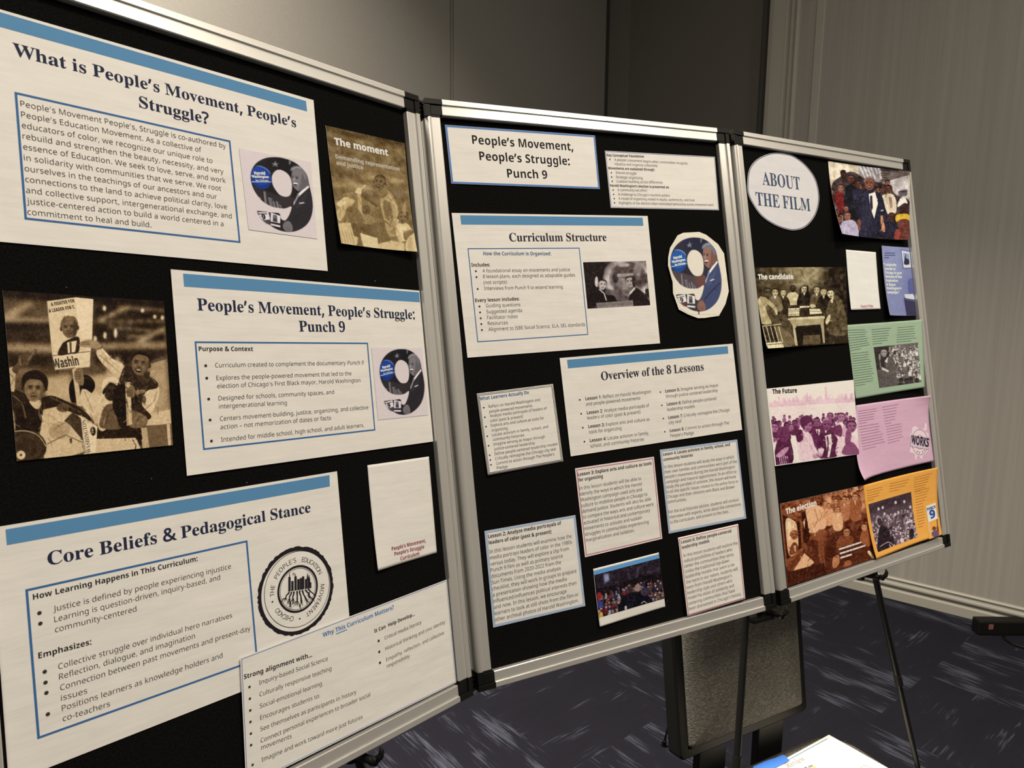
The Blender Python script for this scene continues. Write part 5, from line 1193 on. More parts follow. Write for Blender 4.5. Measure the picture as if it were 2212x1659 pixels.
def nine_print(S, corners, crop):
    S.picture('picture_print', corners, paint_nine, crop=crop, ref=NINE_REF, con=1.0, eps=0.0006, label='pinkish print of a big 9 filled with a suited man')
    ref = np.array(NINE_REF, float); Qp = np.array([px(crop, *c) for c in corners])
    def m(x, y):
        u, v = inv_bil(ref, np.array([x, y], float)); return tuple(bil(Qp, u, v))
    def ln(t, x0, y0, x1, y1): a_, b_ = m(x0, y0), m(x1, y1); return (t, a_[0], a_[1], b_[0], b_[1], 'F')
    S.text('button_text', 'k', (226, 222, 222), [ln('Harold', 405, 590, 545, 562)], 0.9, eps=0.0009); S.text('button_text', 'k', (226, 222, 222), [ln('Washington', 372, 645, 590, 608)], 0.9, eps=0.0009)
    S.text('button_text', 'b', (226, 222, 222), [ln('for Chicago', 425, 695, 585, 662)], 0.9, eps=0.0010)
    S.text('placard_text', 'k', (50, 46, 46), [ln('PUNCH', 462, 1212, 578, 1188)], 1.7, eps=0.0009); S.text('placard_text', 'k', (50, 46, 46), [ln('9', 516, 1278, 566, 1268)], 1.15, eps=0.0009)
nine_print(S, [(457, 675), (1068, 790), (1125, 1447), (540, 1368)], 'A2')

MC = [(1198, 478), (1873, 630), (1980, 1555), (1333, 1483)]
S = Sheet('photo_page', 0, 'A2', MC, 'sepia portrait-format photo page titled The moment, right of the highest slide poster', 'photo page', lifts=(0, 0, 0.010, 0.007), group=GL_)
S.picture('photo_print', None, paint_moment, pxc=MC, con=1.25)
S.text('title_text', 'k', (216, 206, 188), [('The moment', 1275, 640, 1733, 737)], 1.12)
S.text('subtitle_text', 'k', (178, 166, 144), [('Demanding representation', 1283, 757, 1829, 866), ('and justice', 1290, 812, 1520, 854)], 1.1)

BC = [(22, 148), (1398, 240), (1475, 1467), (145, 1605)]
S = Sheet('photo_print_sheet', 0, 'A3', BC, 'large square sepia photograph of boys holding up a campaign placard, on the left leaf', 'photograph', group=GL_)
S.picture('photo_print', None, paint_boys, pxc=BC, dens=1.2, con=1.22)
S.text('placard_text', 'k', (52, 42, 32), [('A FIGHTER FOR', 437, 282, 640, 247), ('A LEADER FOR C', 418, 338, 638, 300)], 0.66)
S.text('placard_name', 'k', (70, 58, 44), [('Washin', 460, 815, 676, 782)], 0.50)
S.text('newspaper_text', 's', (84, 70, 52), [('WASHINGTON', 778, 1530, 728, 1250)], 0.9); S.text('newspaper_text', 's', (84, 70, 52), [('HAROLD', 738, 1530, 708, 1400)], 0.9)

S = Sheet('slide_poster', 0, 'A4', [(30, 75), (1920, 237), (2030, 1355), (152, 1617)],
          'white slide poster headed Punch 9 with a Purpose and Context list, on the left leaf', 'poster', z=0.0024, group=GP)
S.bar('header_bar', [(122, 107), (1884, 247), (1890, 321), (130, 204)], BAR, label='blue header bar')
S.text('title_text', 's', NAVY, [('People’s Movement, People’s Struggle:', 231, 381, 1853, 447), ('Punch 9', 991, 539, 1334, 543)], 1.0)
S.frame('text_border', [(208, 613), (1502, 623), (1558, 1278), (272, 1425)], 0.0019, LINE)
S.text('heading_text', 'b', BOLD, [('Purpose & Context', 240, 685, 645, 685)])
S.text('body_text', 'r', BODY, [('Curriculum created to complement the documentary _Punch 9_', 363, 808, 1472, 785), ('Explores the people-powered movement that led to the', 372, 903, 1380, 866),
    ('election of Chicago’s First Black mayor, Harold Washington', 378, 963, 1447, 917), ('Designed for schools, community spaces, and', 387, 1055, 1250, 1005), ('intergenerational learning', 392, 1115, 897, 1086),
    ('Centers movement-building, justice, organizing, and collective', 399, 1208, 1506, 1119), ('action – not memorization of dates or facts', 402, 1270, 1227, 1198), ('Intended for middle school, high school, and adult learners.', 408, 1364, 1475, 1252)],
    dots=[(291, 795), (299, 888), (313, 1044), (324, 1200), (334, 1357)], dr=11)
nine_print(S, [(1527, 660), (1905, 662), (1952, 1163), (1577, 1200)], 'A4')

S = Sheet('slide_poster', 0, 'F', [(-22, 1141), (728, 1018), (760.5, 1400), (19, 1692)],
          'white slide poster headed Core Beliefs with a round seal, low on the left leaf', 'poster', group=GP)
S.bar('header_bar', [(11.9, 1143.8), (711.5, 1026.2), (712.4, 1050.6), (14.7, 1177.6)], BAR, label='blue header bar')
S.text('title_text', 's', NAVY, [('Core Beliefs & Pedagogical Stance', 103.5, 1221.5, 671, 1106)], 1.06)
S.frame('text_border', [(137, 688), (1345, 420), (1402, 1073), (203, 1503)], 0.0021, LINE, crop='A5')
S.text('heading_text', 'b', BOLD, [('How Learning Happens in This Curriculum:', 180, 744, 1075, 532)], crop='A5')
S.text('heading_text', 'b', BOLD, [('Emphasizes:', 209, 1064, 497, 986)], crop='A5')
S.text('body_text', 'r', BODY, [('Justice is defined by people experiencing injustice', 290, 809, 1256, 574), ('Learning is question-driven, inquiry-based, and', 296, 866, 1197, 634), ('community-centered', 300, 922, 742, 806)], dots=[(214, 816), (219, 873)], dr=11, crop='A5')
S.text('body_text', 'r', BODY, [('Collective struggle over individual hero narratives', 318, 1123, 1262, 840), ('Reflection, dialogue, and imagination', 322, 1179, 1060, 952), ('Connection between past movements and present-day', 328, 1238, 1362, 910), ('issues', 332, 1294, 474, 1252),
    ('Positions learners as knowledge holders and', 337, 1350, 1210, 1058), ('co-teachers', 342, 1406, 598, 1323)], dots=[(243, 1135), (247, 1194), (252, 1250), (260, 1366)], dr=11, crop='A5')
def seal(S):
    cr = 'A6'; C = S.pl(341, 740, cr); R = np.linalg.norm(S.pl(341, 538, cr) - S.pl(341, 942, cr)) / 2
    rnd = random.Random(4); V, T = [], []
    def ring(r0, r1, jag0=0.0, jag1=0.0, n=120, c=C):
        b = sum(len(v) for v in V); a_ = np.linspace(0, 2 * math.pi, n + 1)[:-1]
        j0 = np.array([rnd.uniform(-jag0, jag0) for _ in a_]); j1 = np.array([rnd.uniform(-jag1, jag1) for _ in a_])
        V.append(c + (r0 + j0)[:, None] * np.c_[np.cos(a_), np.sin(a_)]); V.append(c + (r1 + j1)[:, None] * np.c_[np.cos(a_), np.sin(a_)])
        for k in range(n): T.append((b + k, b + n + k, b + n + (k + 1) % n, b + (k + 1) % n))
    ring(R * 1.015, R * 1.115, 0, R * 0.016, c=C + np.array([-.016, -.018]) * R * 2); ring(R * .955, R * .968); ring(R * .545, R * .60); ring(R * .515, R * .525)
    S.add('seal_ring', np.vstack(V), T, ink_mat((34, 28, 30)), 0.0003)
    V, T, n = [], [], 0
    r0, szz = R * 0.685, R * 0.245
    for word, a0, a1 in (('THE', 180, 158), ('PEOPLE’S', 147, 88), ('EDUCATION', 76, 17), ('MOVEMENT', 356, 283), ('CHICAGO', 254, 207)):
        if a1 > a0: a1 -= 360
        adv = [glyph('r', ch)[2] for ch in word]; tot = sum(adv); x = 0.0
        for ch, ad in zip(word, adv):
            gv, gt, _ = glyph('r', ch); w = math.radians(a0 + (a1 - a0) * (x + ad / 2) / tot); x += ad
            rad = np.array([math.cos(w), math.sin(w)]); tan = np.array([rad[1], -rad[0]])
            V.append(C + rad * r0 + (gv[:, :1] - ad / 2) * szz * 1.0 * tan + gv[:, 1:] * szz * rad); T.append(gt + n); n += len(gv)
    for w in (190, 268):
        c0 = C + R * .765 * np.array([math.cos(math.radians(w)), math.sin(math.radians(w))]); a_ = np.linspace(0, 2 * math.pi, 13)[:-1]
        V.append(c0 + R * .022 * np.c_[np.cos(a_), np.sin(a_)]); T.append(np.array([[n, n + k, n + k + 1] for k in range(1, 11)])); n += 12
    S.add('seal_text', np.vstack(V), np.vstack(T).tolist(), ink_mat((44, 38, 38)), 0.0003)
    polys = []
    def P(*p): polys.append([S.pl(x, y, cr) for x, y in p])
    def tower(x, y0, y1, w): P((x - w / 2, y1), (x + w / 2, y1 - w * .25), (x + w / 2, y0), (x - w / 2, y0))
    for x, y0, w in ((297, 680, 12), (312, 700, 12), (328, 676, 12), (343, 690, 13), (356, 684, 11), (367, 676, 12), (382, 690, 12), (396, 688, 14), (405, 706, 8)): tower(x, y0, 748 - (x - 340) * .16, w)
    P((294, 684), (300, 682), (298, 652)); P((384, 692), (394, 690), (389, 654)); P((392, 690), (402, 690), (397, 664)); P((325, 678), (331, 678), (328, 664))
    def root(x0, y0, x1, y1, w, d=0):
        q = []; n_ = 5
        for k in range(n_ + 1):
            f = k / n_; q.append((x0 + (x1 - x0) * f + rnd.uniform(-4, 4) * (0 < k < n_), y0 + (y1 - y0) * f + rnd.uniform(-3, 3) * (0 < k < n_), w * (1 - f * .75)))
        for a_, b_ in zip(q, q[1:]):
            nx, ny = -(b_[1] - a_[1]), b_[0] - a_[0]; l = math.hypot(nx, ny) + 1e-6; nx /= l; ny /= l
            P((a_[0] - nx * a_[2], a_[1] - ny * a_[2]), (b_[0] - nx * b_[2], b_[1] - ny * b_[2]), (b_[0] + nx * b_[2], b_[1] + ny * b_[2]), (a_[0] + nx * a_[2], a_[1] + ny * a_[2]))
        if d < 2:
            for k in (2, 3): root(q[k][0], q[k][1], q[k][0] + (x1 - x0) * .4 + rnd.uniform(-22, 22), q[k][1] + abs(y1 - y0) * .45 + 8, w * .55, d + 1)
    for x0, x1, y1 in ((296, 268, 800), (306, 290, 818), (320, 312, 822), (336, 338, 826), (350, 356, 815), (362, 384, 806), (378, 408, 786), (390, 424, 764)): root(x0, 750 - (x0 - 340) * .16, x1, y1, 4.4)
    for k in range(8): P(*[(319 + 11 * math.cos(k * .785 + dq), 664 + 11 * math.sin(k * .785 + dq)) if dq == 0 else (319 + 3 * math.cos(k * .785 + dq), 664 + 3 * math.sin(k * .785 + dq)) for dq in (-.4, 0, .4)])
    V = np.vstack([np.array(q) for q in polys]); Fc, n = [], 0
    for q in polys:
        q = np.array(q); ar = np.sum(q[:, 0] * np.roll(q[:, 1], -1) - np.roll(q[:, 0], -1) * q[:, 1]); idx = list(range(n, n + len(q)))
        Fc.append(tuple(idx if ar > 0 else idx[::-1])); n += len(q)
    S.add('seal_skyline', V, Fc, ink_mat((40, 34, 36)), 0.0003)
seal(S)

S = Sheet('caption_sheet', 0, 'A6', [(697, 107), (1012, 62), (1053, 555), (752, 648)],
          'white half-page sheet with a three-line red caption at its foot, left leaf', 'sheet', lifts=(0, 0, 0, 0.004), group=GC)
S.text('caption_text', 'b', (140, 52, 70), [('People’s Movement,', 822, 545, 996, 501), ('People’s Struggle', 836, 571, 988, 532), ('Curriculum', 867, 595, 963, 567)], 0.9)

S = Sheet('text_sheet', 0, 'F', [(519, 1422), (970.3, 1250), (991, 1471.5), (532, 1700)],
          'white sheet headed Why This Curriculum Matters, overlapping the Core Beliefs poster', 'sheet', z=0.0044, group=GC)
S.frame('text_border', None, 0.0007, (92, 122, 160), inset=0.0012)
S.text('title_text', 'b', (74, 118, 160), [('Why This Curriculum Matters?', 469, 988, 833, 843)], crop='A6', under=(535, 970, 592, 947, -0.0010))
S.text('heading_text', 'b', BOLD, [('Strong alignment with…', 64, 1204, 413, 1087)], crop='A6')
S.text('heading_text', 'b', BOLD, [('It Can  Help Develop…', 733, 966, 940, 876)], crop='A6')
S.text('body_text', 'r', BODY, [('Inquiry-based Social Science', 142, 1233, 494, 1107), ('Culturally responsive teaching', 144, 1293, 512, 1157), ('Social-emotional learning', 146, 1353, 463, 1235), ('Encourages students to:', 148, 1412, 453, 1296),
    ('See themselves as participants in history', 148, 1471, 640, 1277), ('Connect personal experiences to broader social', 150, 1530, 711, 1291), ('movements', 152, 1566, 308, 1504), ('Imagine and work toward more just futures', 155, 1628, 672, 1405)],
    dots=[(92, 1243), (94, 1303), (96, 1363), (97, 1422), (99, 1482), (100, 1541), (108, 1642)], dr=7, crop='A6')
S.text('body_text', 'r', BODY, [('Critical media literacy', 786, 1001, 974, 918), ('Historical thinking and civic identity', 790, 1056, 1095, 917), ('Empathy, reflection, and collective', 794, 1112, 1089, 972), ('responsibility', 797, 1146, 914, 1091)],
    dots=[(754, 1007), (757, 1063), (761, 1119)], dr=7, crop='A6')

# ---- middle leaf
S = Sheet('title_card', 1, 'B1', [(408, 400), (2037, 517), (2090, 1098), (478, 1038)],
          'wide blue-edged title card reading Punch 9, highest on the middle leaf', 'card', group=GC)
S.frame('card_border', None, 0.0029, (88, 120, 165), inset=0.0003)
S.text('title_text', 'm', (30, 26, 27), [('People’s Movement,', 707, 606, 1802, 682), ('People’s Struggle:', 786, 783, 1765, 838), ('Punch 9', 1088, 971, 1522, 986)], 0.97)

S = Sheet('text_card', 1, 'B2', [(147, 307), (1460, 380), (1510, 1018), (218, 990)],
          'small text card headed Key Conceptual Foundation, right of the blue-edged title card', 'card', group=GC)
S.frame('card_border', None, 0.0009, (90, 108, 150), inset=0.0008)
S.text('heading_text', 'b', (52, 46, 46), [('Key Conceptual Foundation', 172, 374, 615, 391)], 0.9)
S.text('heading_text', 'b', (52, 46, 46), [('Movements are sustained through:', 190, 529, 745, 549)], 0.9)
S.text('heading_text', 'b', (52, 46, 46), [('Harold Washington’s election is presented as:', 210, 736, 915, 757)], 0.9)
S.text('body_text', 'r', (72, 66, 62), [('A people’s movement begins when communities recognize', 262, 428, 1133, 473), ('injustice and organize collectively', 268, 480, 778, 501), ('Shared struggle', 278, 583, 525, 592), ('Strategic organizing', 283, 636, 597, 648),
    ('Coalition building across differences', 288, 688, 838, 701), ('A community-led effort', 300, 790, 653, 798), ('A challenge to Chicago’s machine politics', 306, 842, 925, 857), ('A model of organizing rooted in equity, authenticity, and trust', 312, 893, 1220, 912),
    ('Highlights of the election often overlooked behind-the-scenes movement work', 316, 945, 1446, 969)], 0.9, dots=[(207, 412), (224, 570), (228, 622), (234, 672), (246, 777), (252, 828), (258, 880), (263, 930)], dr=9)

S = Sheet('slide_poster', 1, 'B3', [(72, 92), (2023, 122), (2147, 1390), (230, 1533)],
          'white slide poster headed Curriculum Structure with a dark inset photograph, on the middle leaf', 'poster', group=GP)
S.bar('header_bar', [(157, 115), (1972, 140), (1980, 220), (168, 207)], BAR, label='blue header bar')
S.text('title_text', 's', (48, 44, 52), [('Curriculum Structure', 649, 375, 1615, 371)], 1.0)
S.frame('text_border', [(230, 443), (1345, 438), (1432, 1305), (328, 1380)], 0.0015, (70, 104, 138))
S.text('subheading_text', 'b', (72, 96, 122), [('How the Curriculum is Organized:', 388, 513, 1062, 513)], 0.92)
S.text('heading_text', 'b', (52, 46, 44), [('Includes:', 270, 627, 454, 624)], 0.92)
S.text('heading_text', 'b', (52, 46, 44), [('Every lesson includes:', 308, 980, 746, 962)], 0.92)
S.text('body_text', 'r', (60, 53, 49), [('A foundational essay on movements and justice', 380, 685, 1250, 671), ('8 lesson plans, each designed as adaptable guides', 385, 742, 1300, 725), ('(not scripts)', 391, 800, 621, 795), ('Interviews from Punch 9 to extend learning', 398, 860, 1177, 843)], 0.92, dots=[(313, 672), (319, 731), (331, 849)], dr=10)
S.text('body_text', 'r', (60, 53, 49), [('Guiding questions', 415, 1032, 756, 1020), ('Suggested agenda', 420, 1092, 773, 1078), ('Facilitator notes', 427, 1150, 730, 1138), ('Resources', 433, 1208, 632, 1200), ('Alignment to ISBE Social Science, ELA, SEL standards', 440, 1268, 1402, 1217)],
    0.92, dots=[(349, 1023), (355, 1082), (361, 1140), (367, 1198), (373, 1257)], dr=10)
S.picture('picture_print', [(1380, 583), (2005, 570), (2048, 1010), (1425, 1045)], paint_oath, con=1.2, label='dark photograph of two men at a lectern')

S = Sheet('paper_cutout', 1, 'B4', [(204, 220), (1111, 220), (1249, 1469), (341.6, 1469)], 'cream paper cutout of a big coloured figure 9 with a man in a blue suit', 'cutout', z=0.004,
          outline=[(470, 210), (560, 168), (815, 155), (925, 200), (1115, 350), (1210, 500), (1285, 1100), (1232, 1305), (1130, 1490), (900, 1525), (795, 1528), (640, 1470), (490, 1390), (398, 1130), (390, 950), (318, 690), (320, 560), (350, 410)],
          mat=paper_mat('cream_paper', (228, 212, 182)))
S.picture('picture_print', [(204, 220), (1111, 220), (1249, 1469), (341.6, 1469)], paint_nine, ref=NINE_REF, bw=False, sat=.85, con=1.0, ground=(228, 212, 182), mask=[NINE_MASK][0], dens=1.3)
S.text('button_text', 'k', (230, 230, 232), [('Harold', 405, 592, 540, 566)], 0.9, eps=.0004); S.text('button_text', 'k', (230, 230, 232), [('Washington', 378, 652, 592, 612)], 0.9, eps=.0004); S.text('button_text', 'k', (230, 230, 232), [('for Chicago', 425, 695, 590, 664)], 0.9, eps=.0005)
S.text('placard_text', 'k', (60, 54, 54), [('PUNCH', 462, 1212, 576, 1188)], 1.7, eps=.0004); S.text('placard_text', 'k', (60, 54, 54), [('9', 516, 1280, 566, 1270)], 1.15, eps=.0004)

S = Sheet('text_card', 1, 'B5', [(110, 610), (1020, 495), (1143, 1420), (245, 1585)],
          'text card with a thin black edge headed What Learners Actually Do', 'card', lifts=(0, 0, 0, 0.003), group=GC)
S.frame('card_border', None, 0.0008, (46, 42, 44), inset=[0.0009, 0.0028])
S.text('title_text', 'b', (62, 98, 128), [('What Learners Actually Do', 147, 691, 733, 612)], 0.88)
S.text('body_text', 'r', (56, 50, 47), [('Reflect on Harold Washington and', 254, 782, 866, 697), ('people-powered movements', 262, 840, 773, 768), ('Analyze media portrayals of leaders of', 268, 893, 948, 798), ('color (past & present)', 274, 950, 663, 897), ('Explore arts and culture as tools for', 282, 1007, 915, 915), ('organizing', 290, 1063, 478, 1037),
    ('Locate activism in family, school, and', 296, 1120, 963, 1018), ('community histories', 304, 1175, 676, 1120), ('Imagine serving as mayor through', 310, 1232, 925, 1138), ('justice-centered leadership', 318, 1288, 804, 1214), ('Define people-centered leadership models', 325, 1346, 1076, 1225), ('Critically reimagine the Chicago city seal', 332, 1404, 1055, 1284),
    ('Commit to action through The People’s', 344, 1460, 1035, 1347), ('Pledge', 352, 1516, 480, 1494)], 0.9, dots=[(193, 777), (206, 891), (220, 1004), (235, 1118), (251, 1232), (264, 1345), (271, 1402), (280, 1460)], dr=10)

S = Sheet('slide_poster', 1, 'B5', [(1100, 185), (1495, 17, 'B6'), (1645, 1390, 'B6'), (1233, 1360)],
          'white slide poster headed Overview of the 8 Lessons, low on the middle leaf', 'poster', z=0.0022, group=GP)
S.bar('header_bar', [(1188, 207), (1415, 57, 'B6'), (1424, 175, 'B6'), (1200, 308)], BAR, label='blue header bar')
S.text('title_text', 's', (50, 46, 54), [('Overview of the 8 Lessons', *px('B5', 1599, 451), *px('B6', 1035, 442), 'F')], 0.94)
OV = (62, 55, 50)
S.text('body_text', 'r', OV, [('*Lesson 1*: Reflect on Harold Washington', 1410, 690, 2192, 602), ('and people-powered movements', 1417, 755, 2063, 681), ('*Lesson 2*: Analyze media portrayals of', 1427, 857, 2172, 767), ('leaders of color (past & present)', 1432, 920, 2065, 846),
    ('*Lesson 3:* Explore arts and culture as', 1444, 1022, 2175, 932), ('tools for organizing', 1452, 1088, 1838, 1040), ('*Lesson 4:* Locate activism in family,', 1462, 1190, 2166, 1097), ('school, and community histories', 1470, 1256, 2110, 1171)], 0.9, dots=[(1340, 684), (1357, 850), (1376, 1016), (1395, 1183)], dr=11)
S.text('body_text', 'r', OV, [('*Lesson 5:* Imagine serving as mayor', 423, 797, 1268, 700), ('through justice-centered leadership', 432, 881, 1255, 784), ('*Lesson 6:* Define people-centered', 448, 1006, 1230, 912), ('leadership models', 456, 1091, 890, 1036),
    ('*Lesson 7:* Critically reimagine the Chicago', 472, 1217, 1445, 1092), ('city seal', 480, 1301, 677, 1271), ('*Lesson 8:* Commit to action through The', 495, 1427, 1437, 1299), ('People’s Pledge', 503, 1509, 876, 1459)], 0.9, dots=[(341, 788), (366, 998), (390, 1209), (412, 1419)], dr=13, crop='B6')

BLUE_E, PINK_E = (120, 152, 184), (186, 86, 108)
C4 = [(105, 740), (880, 603), (965, 1378), (180, 1563)]
S = Sheet('lesson_card', 1, 'B7', C4, 'blue-edged lesson card headed Lesson 2, lowest at the left of the middle leaf', 'card', group=GC)
S.frame('card_border', None, 0.0011, BLUE_E, inset=[0.0006, 0.0026])
S.text('heading_text', 'b', (50, 44, 42), [('Lesson 2: Analyze media portrayals of', 137, 801, 760, 684), ('leaders of color (past & present)', 142, 853, 675, 757)], 0.88)
S.ptext('body_text', (60, 54, 50), S.para(['In this lesson students will examine how the', 'media portrays leaders of color in the 1980s', 'versus today. They will explore a clip from', 'Punch 9 film as well as primary source', 'documents from 2020-2022 from the', 'Sun-Times. Using the media analysis', 'checklist, they will work in groups to prepare',
    'a presentation showing how the media', 'influenced/influences political interests then', 'and now. In this lesson, we encourage', 'learners to look at still shots from the film or', 'other archival photos of Harold Washington.'], (148, 931), (193, 1511), (850, 795), (909, 1343)), 0.9)
C4 = [(878, 205), (1550, 105), (1622, 805), (963, 963)]
S = Sheet('lesson_card', 1, 'B7', C4, 'pink-edged lesson card headed Lesson 3, below the Overview poster', 'card', group=GC)
S.frame('card_border', None, 0.0013, PINK_E, inset=0.0022)
S.text('heading_text', 'b', (50, 44, 42), [('Lesson 3: Explore arts and culture as tools', 903, 271, 1531, 172), ('for organizing', 908, 318, 1115, 284)], 0.88)
S.ptext('body_text', (60, 54, 50), S.para(['In this lesson students will be able to', 'identify the ways in which the Harold', 'Washington campaign used arts and', 'culture to mobilize people in Chicago to', 'demand justice. Students will also be able', 'to compare the ways arts and culture were', 'activated in historical and contemporary',
    'movements to activate and sustain', 'struggles in communities experiencing', 'marginalization and isolation.'], (915, 389), (970, 831), (1443, 302), (1385, 745)), 0.9)
C4 = [(100, 165), (760, 77), (838, 750), (177, 880)]
S = Sheet('lesson_card', 1, 'B8', C4, 'blue-edged lesson card headed Lesson 4, beside the middle leaf’s right frame', 'card', group=GC)
S.frame('card_border', None, 0.0011, BLUE_E, inset=[0.0006, 0.0026])
S.text('heading_text', 'b', (58, 52, 48), [('Lesson 4: Locate activism in family, school, and', 128, 216, 698, 130), ('community histories', 132, 261, 381, 220)], 0.88)
S.ptext('body_text', (74, 67, 62), S.para(['In this lesson students will study the ways in which', 'their own families and communities were part of the', 'people’s movement during the Harold Washington', 'campaign and mayoral appointment. In an effort to', 'study the parallels of activism, this lesson will hone', 'in on the specific issues related to the police force in',
    'Chicago and their relations with Black and Brown', 'communities.'], (136, 325), (167, 622), (733, 236), (328, 597)) + S.para(['For the oral histories section, students will conduct', 'interviews with experts, write about the connections', 'to the curriculum, and present to the class.'], (176, 708), (187, 796), (775, 600), (688, 700)), 0.88)
PC = [(1032, 1063), (1592, 922), (1648, 1385), (1090, 1558)]
S = Sheet('photo_card', 1, 'B7', PC, 'small card with a blue strip above a colour photograph of a rally crowd', 'photograph', lifts=(0, 0, 0, 0.003), group=GL_)
S.bar('header_bar', [(1036, 1080), (1593, 936), (1597, 970), (1040, 1115)], (98, 150, 190), label='blue header bar')
S.picture('photo_print', [(1040, 1115), (1597, 970), (1640, 1315), (1082, 1480)], paint_rally, sat=.8)
C4 = [(255, 915), (768, 797), (830, 1437), (337, 1588)]
S = Sheet('lesson_card', 1, 'B8', C4, 'pink-edged lesson card headed Lesson 6, standing on the middle leaf’s bottom rail', 'card', edges=(0, 0, 0, 0.0065), ek=1.0, z=0.0022, group=GC)
S.frame('card_border', None, 0.0012, PINK_E, inset=0.0020)
S.text('heading_text', 'b', (62, 56, 52), [('Lesson 6: Define people-centered', 283, 966, 711, 868), ('leadership models', 289, 1011, 523, 953)], 0.88)
S.ptext('body_text', (80, 72, 67), S.para(['In this lesson students will explore the', 'radical possibilities of leaders who', 'center the communities they serve.', 'Unlike the traditional top-down', 'leadership models that seem to be', 'the norm in our nation, students will', 'learn from Harold Washington’s', 'leadership style and others who', 'model his vision of solidarity and',
    'centering communities that have', 'been disinvested in Chicago’s history.'], (302, 1081), (350, 1536), (763, 971), (796, 1404)), 0.88)

# ---- right leaf
OV_ = [(600, 348), (480, 372), (370, 430), (300, 520), (275, 640), (280, 790), (340, 920), (430, 1040), (560, 1130), (690, 1180), (790, 1193), (900, 1160), (1000, 1050), (1050, 900), (1045, 750), (1000, 610), (900, 480), (780, 390), (690, 355)]
ovo = [tuple(p) for p in catmull(OV_, True, 4)]
S = Sheet('oval_sign', 2, 'C1', [(275, 348), (1050, 348), (1050, 1193), (275, 1193)], 'white oval sign reading About the film, highest at the left of the right leaf', 'sign', outline=ovo, z=0.0022,
          mat=paper_mat('coated_paper', (213, 202, 190)))
ctr = np.mean(ovo, 0); A_ = np.array([S.pl(*p) for p in ovo]); B_ = np.array([S.pl(*(ctr + (np.array(p) - ctr) * 0.972)) for p in ovo]); C_ = np.array([S.pl(*(ctr + (np.array(p) - ctr) * 0.990)) for p in ovo]); n_ = len(ovo)
S.add('sign_border', np.vstack([C_, B_]), [(k, n_ + k, n_ + (k + 1) % n_, (k + 1) % n_)[::1] for k in range(n_)], ink_mat((80, 84, 100)), 0.0003)
S.text('sign_text', 't', (66, 78, 94), [('ABOUT', 440, 697, 850, 754), ('THE FILM', 372, 920, 960, 987)], 0.90)

CC = [(1150, 443), (2037, 550), (2030, 1297), (1305, 1232)]
S = Sheet('photo_print_sheet', 2, 'C1', CC, 'curling colour photograph of a man in a dark suit amid a crowd, right leaf', 'photograph', lifts=(0, 0, 0, 0.022), edges=(0, 0, 0.0115, 0), k=2.0, z=0.002, group=GL_)
S.picture('photo_print', None, paint_mayor, pxc=CC, dens=1.5, sat=.82, con=1.2)

CC = [(145, 292), (1140, 285), (1165, 1110), (290, 1170)]
S = Sheet('photo_page', 2, 'C2', CC, 'sepia photo page titled The candidate, people round a table, below the oval sign', 'photo page', lifts=(0, 0, 0, 0.014), k=2.2, z=0.0034, group=GL_)
S.picture('photo_print', None, paint_candidate, pxc=CC, dens=1.4, con=1.3)
S.text('title_text', 'k', (226, 218, 196), [('The candidate', 190, 420, 572, 416)], 1.1, eps=.0004)

S = Sheet('caption_sheet', 2, 'C2', [(1143, 97), (1468, 125), (1520, 740), (1200, 752)], 'small white sheet with one tiny red caption line, on the right leaf', 'sheet', lifts=(0, 0, 0.003, 0.003), mat=paper_mat('bright_paper', (232, 222, 206)), group=GC)
S.text('caption_text', 'b', (190, 84, 96), [('Punch 9 Film', 1308, 728, 1437, 723)], 0.85)

CC = [(1532, 53), (1838, 75), (1920, 812), (1622, 808)]
S = Sheet('photo_page', 2, 'C2', CC, 'lavender blue page with a white quotation and a desk, at the right frame', 'photo page', lifts=(0, 0, 0, 0.010), edges=(0.004, 0, 0, 0), z=0.0022, group=GL_)
S.picture('photo_print', None, paint_desk, pxc=CC, dens=1.5, con=1.0)
S.dashes('note_text', (74, 76, 116), [(1562, 134, 1690, 134, 1560, 184, 1680, 182, 3)], 0.0022)
S.text('quote_text', 'k', (226, 226, 236), [('“I originally', 1552, 272, 1690, 275), ('moved to', 1566, 316, 1680, 320), ('Chicago in part', 1566, 358, 1748, 364), ('because of the', 1572, 400, 1748, 405), ('inspiration', 1577, 443, 1708, 448), ('of Mayor', 1579, 488, 1684, 491), ('Washington’s', 1585, 528, 1745, 530), ('campaign.”', 1590, 572, 1726, 572)], 1.3, eps=.0004)

GQ = [(1150, 915), (1975, 855), (1800, 185, 'C3'), (1050, 310, 'C3')]
S = Sheet('text_page', 2, 'C2', GQ, 'pale green page of small print with an inset speaker photograph, at the right frame', 'page', edges=(0, 0, 0.0105, 0), z=0.0018, mat=paper_mat('green_paper', (158, 175, 140)), group=GL_)
S.dashes('small_print', (84, 104, 76), [(1165, 972, 1378, 966, 1190, 1195, 1410, 1150, 9)], 0.0011, seed=1)
S.dashes('small_print', (84, 104, 76), [(1205, 1228, 1395, 1205, 1240, 1575, 1470, 1540, 14)], 0.0011, seed=10)
S.dashes('small_print', (84, 104, 76), [(1420, 965, 1642, 948, 1432, 1122, 1590, 1106, 7)], 0.0011, seed=19)
S.dashes('small_print', (84, 104, 76), [(1700, 945, 1908, 928, 1690, 1102, 1912, 1080, 7)], 0.0011, seed=28)
S.picture('picture_print', [(1443, 1157), (1925, 1105), (1960, 1535), (1505, 1600)], paint_speaker, dens=1.5)

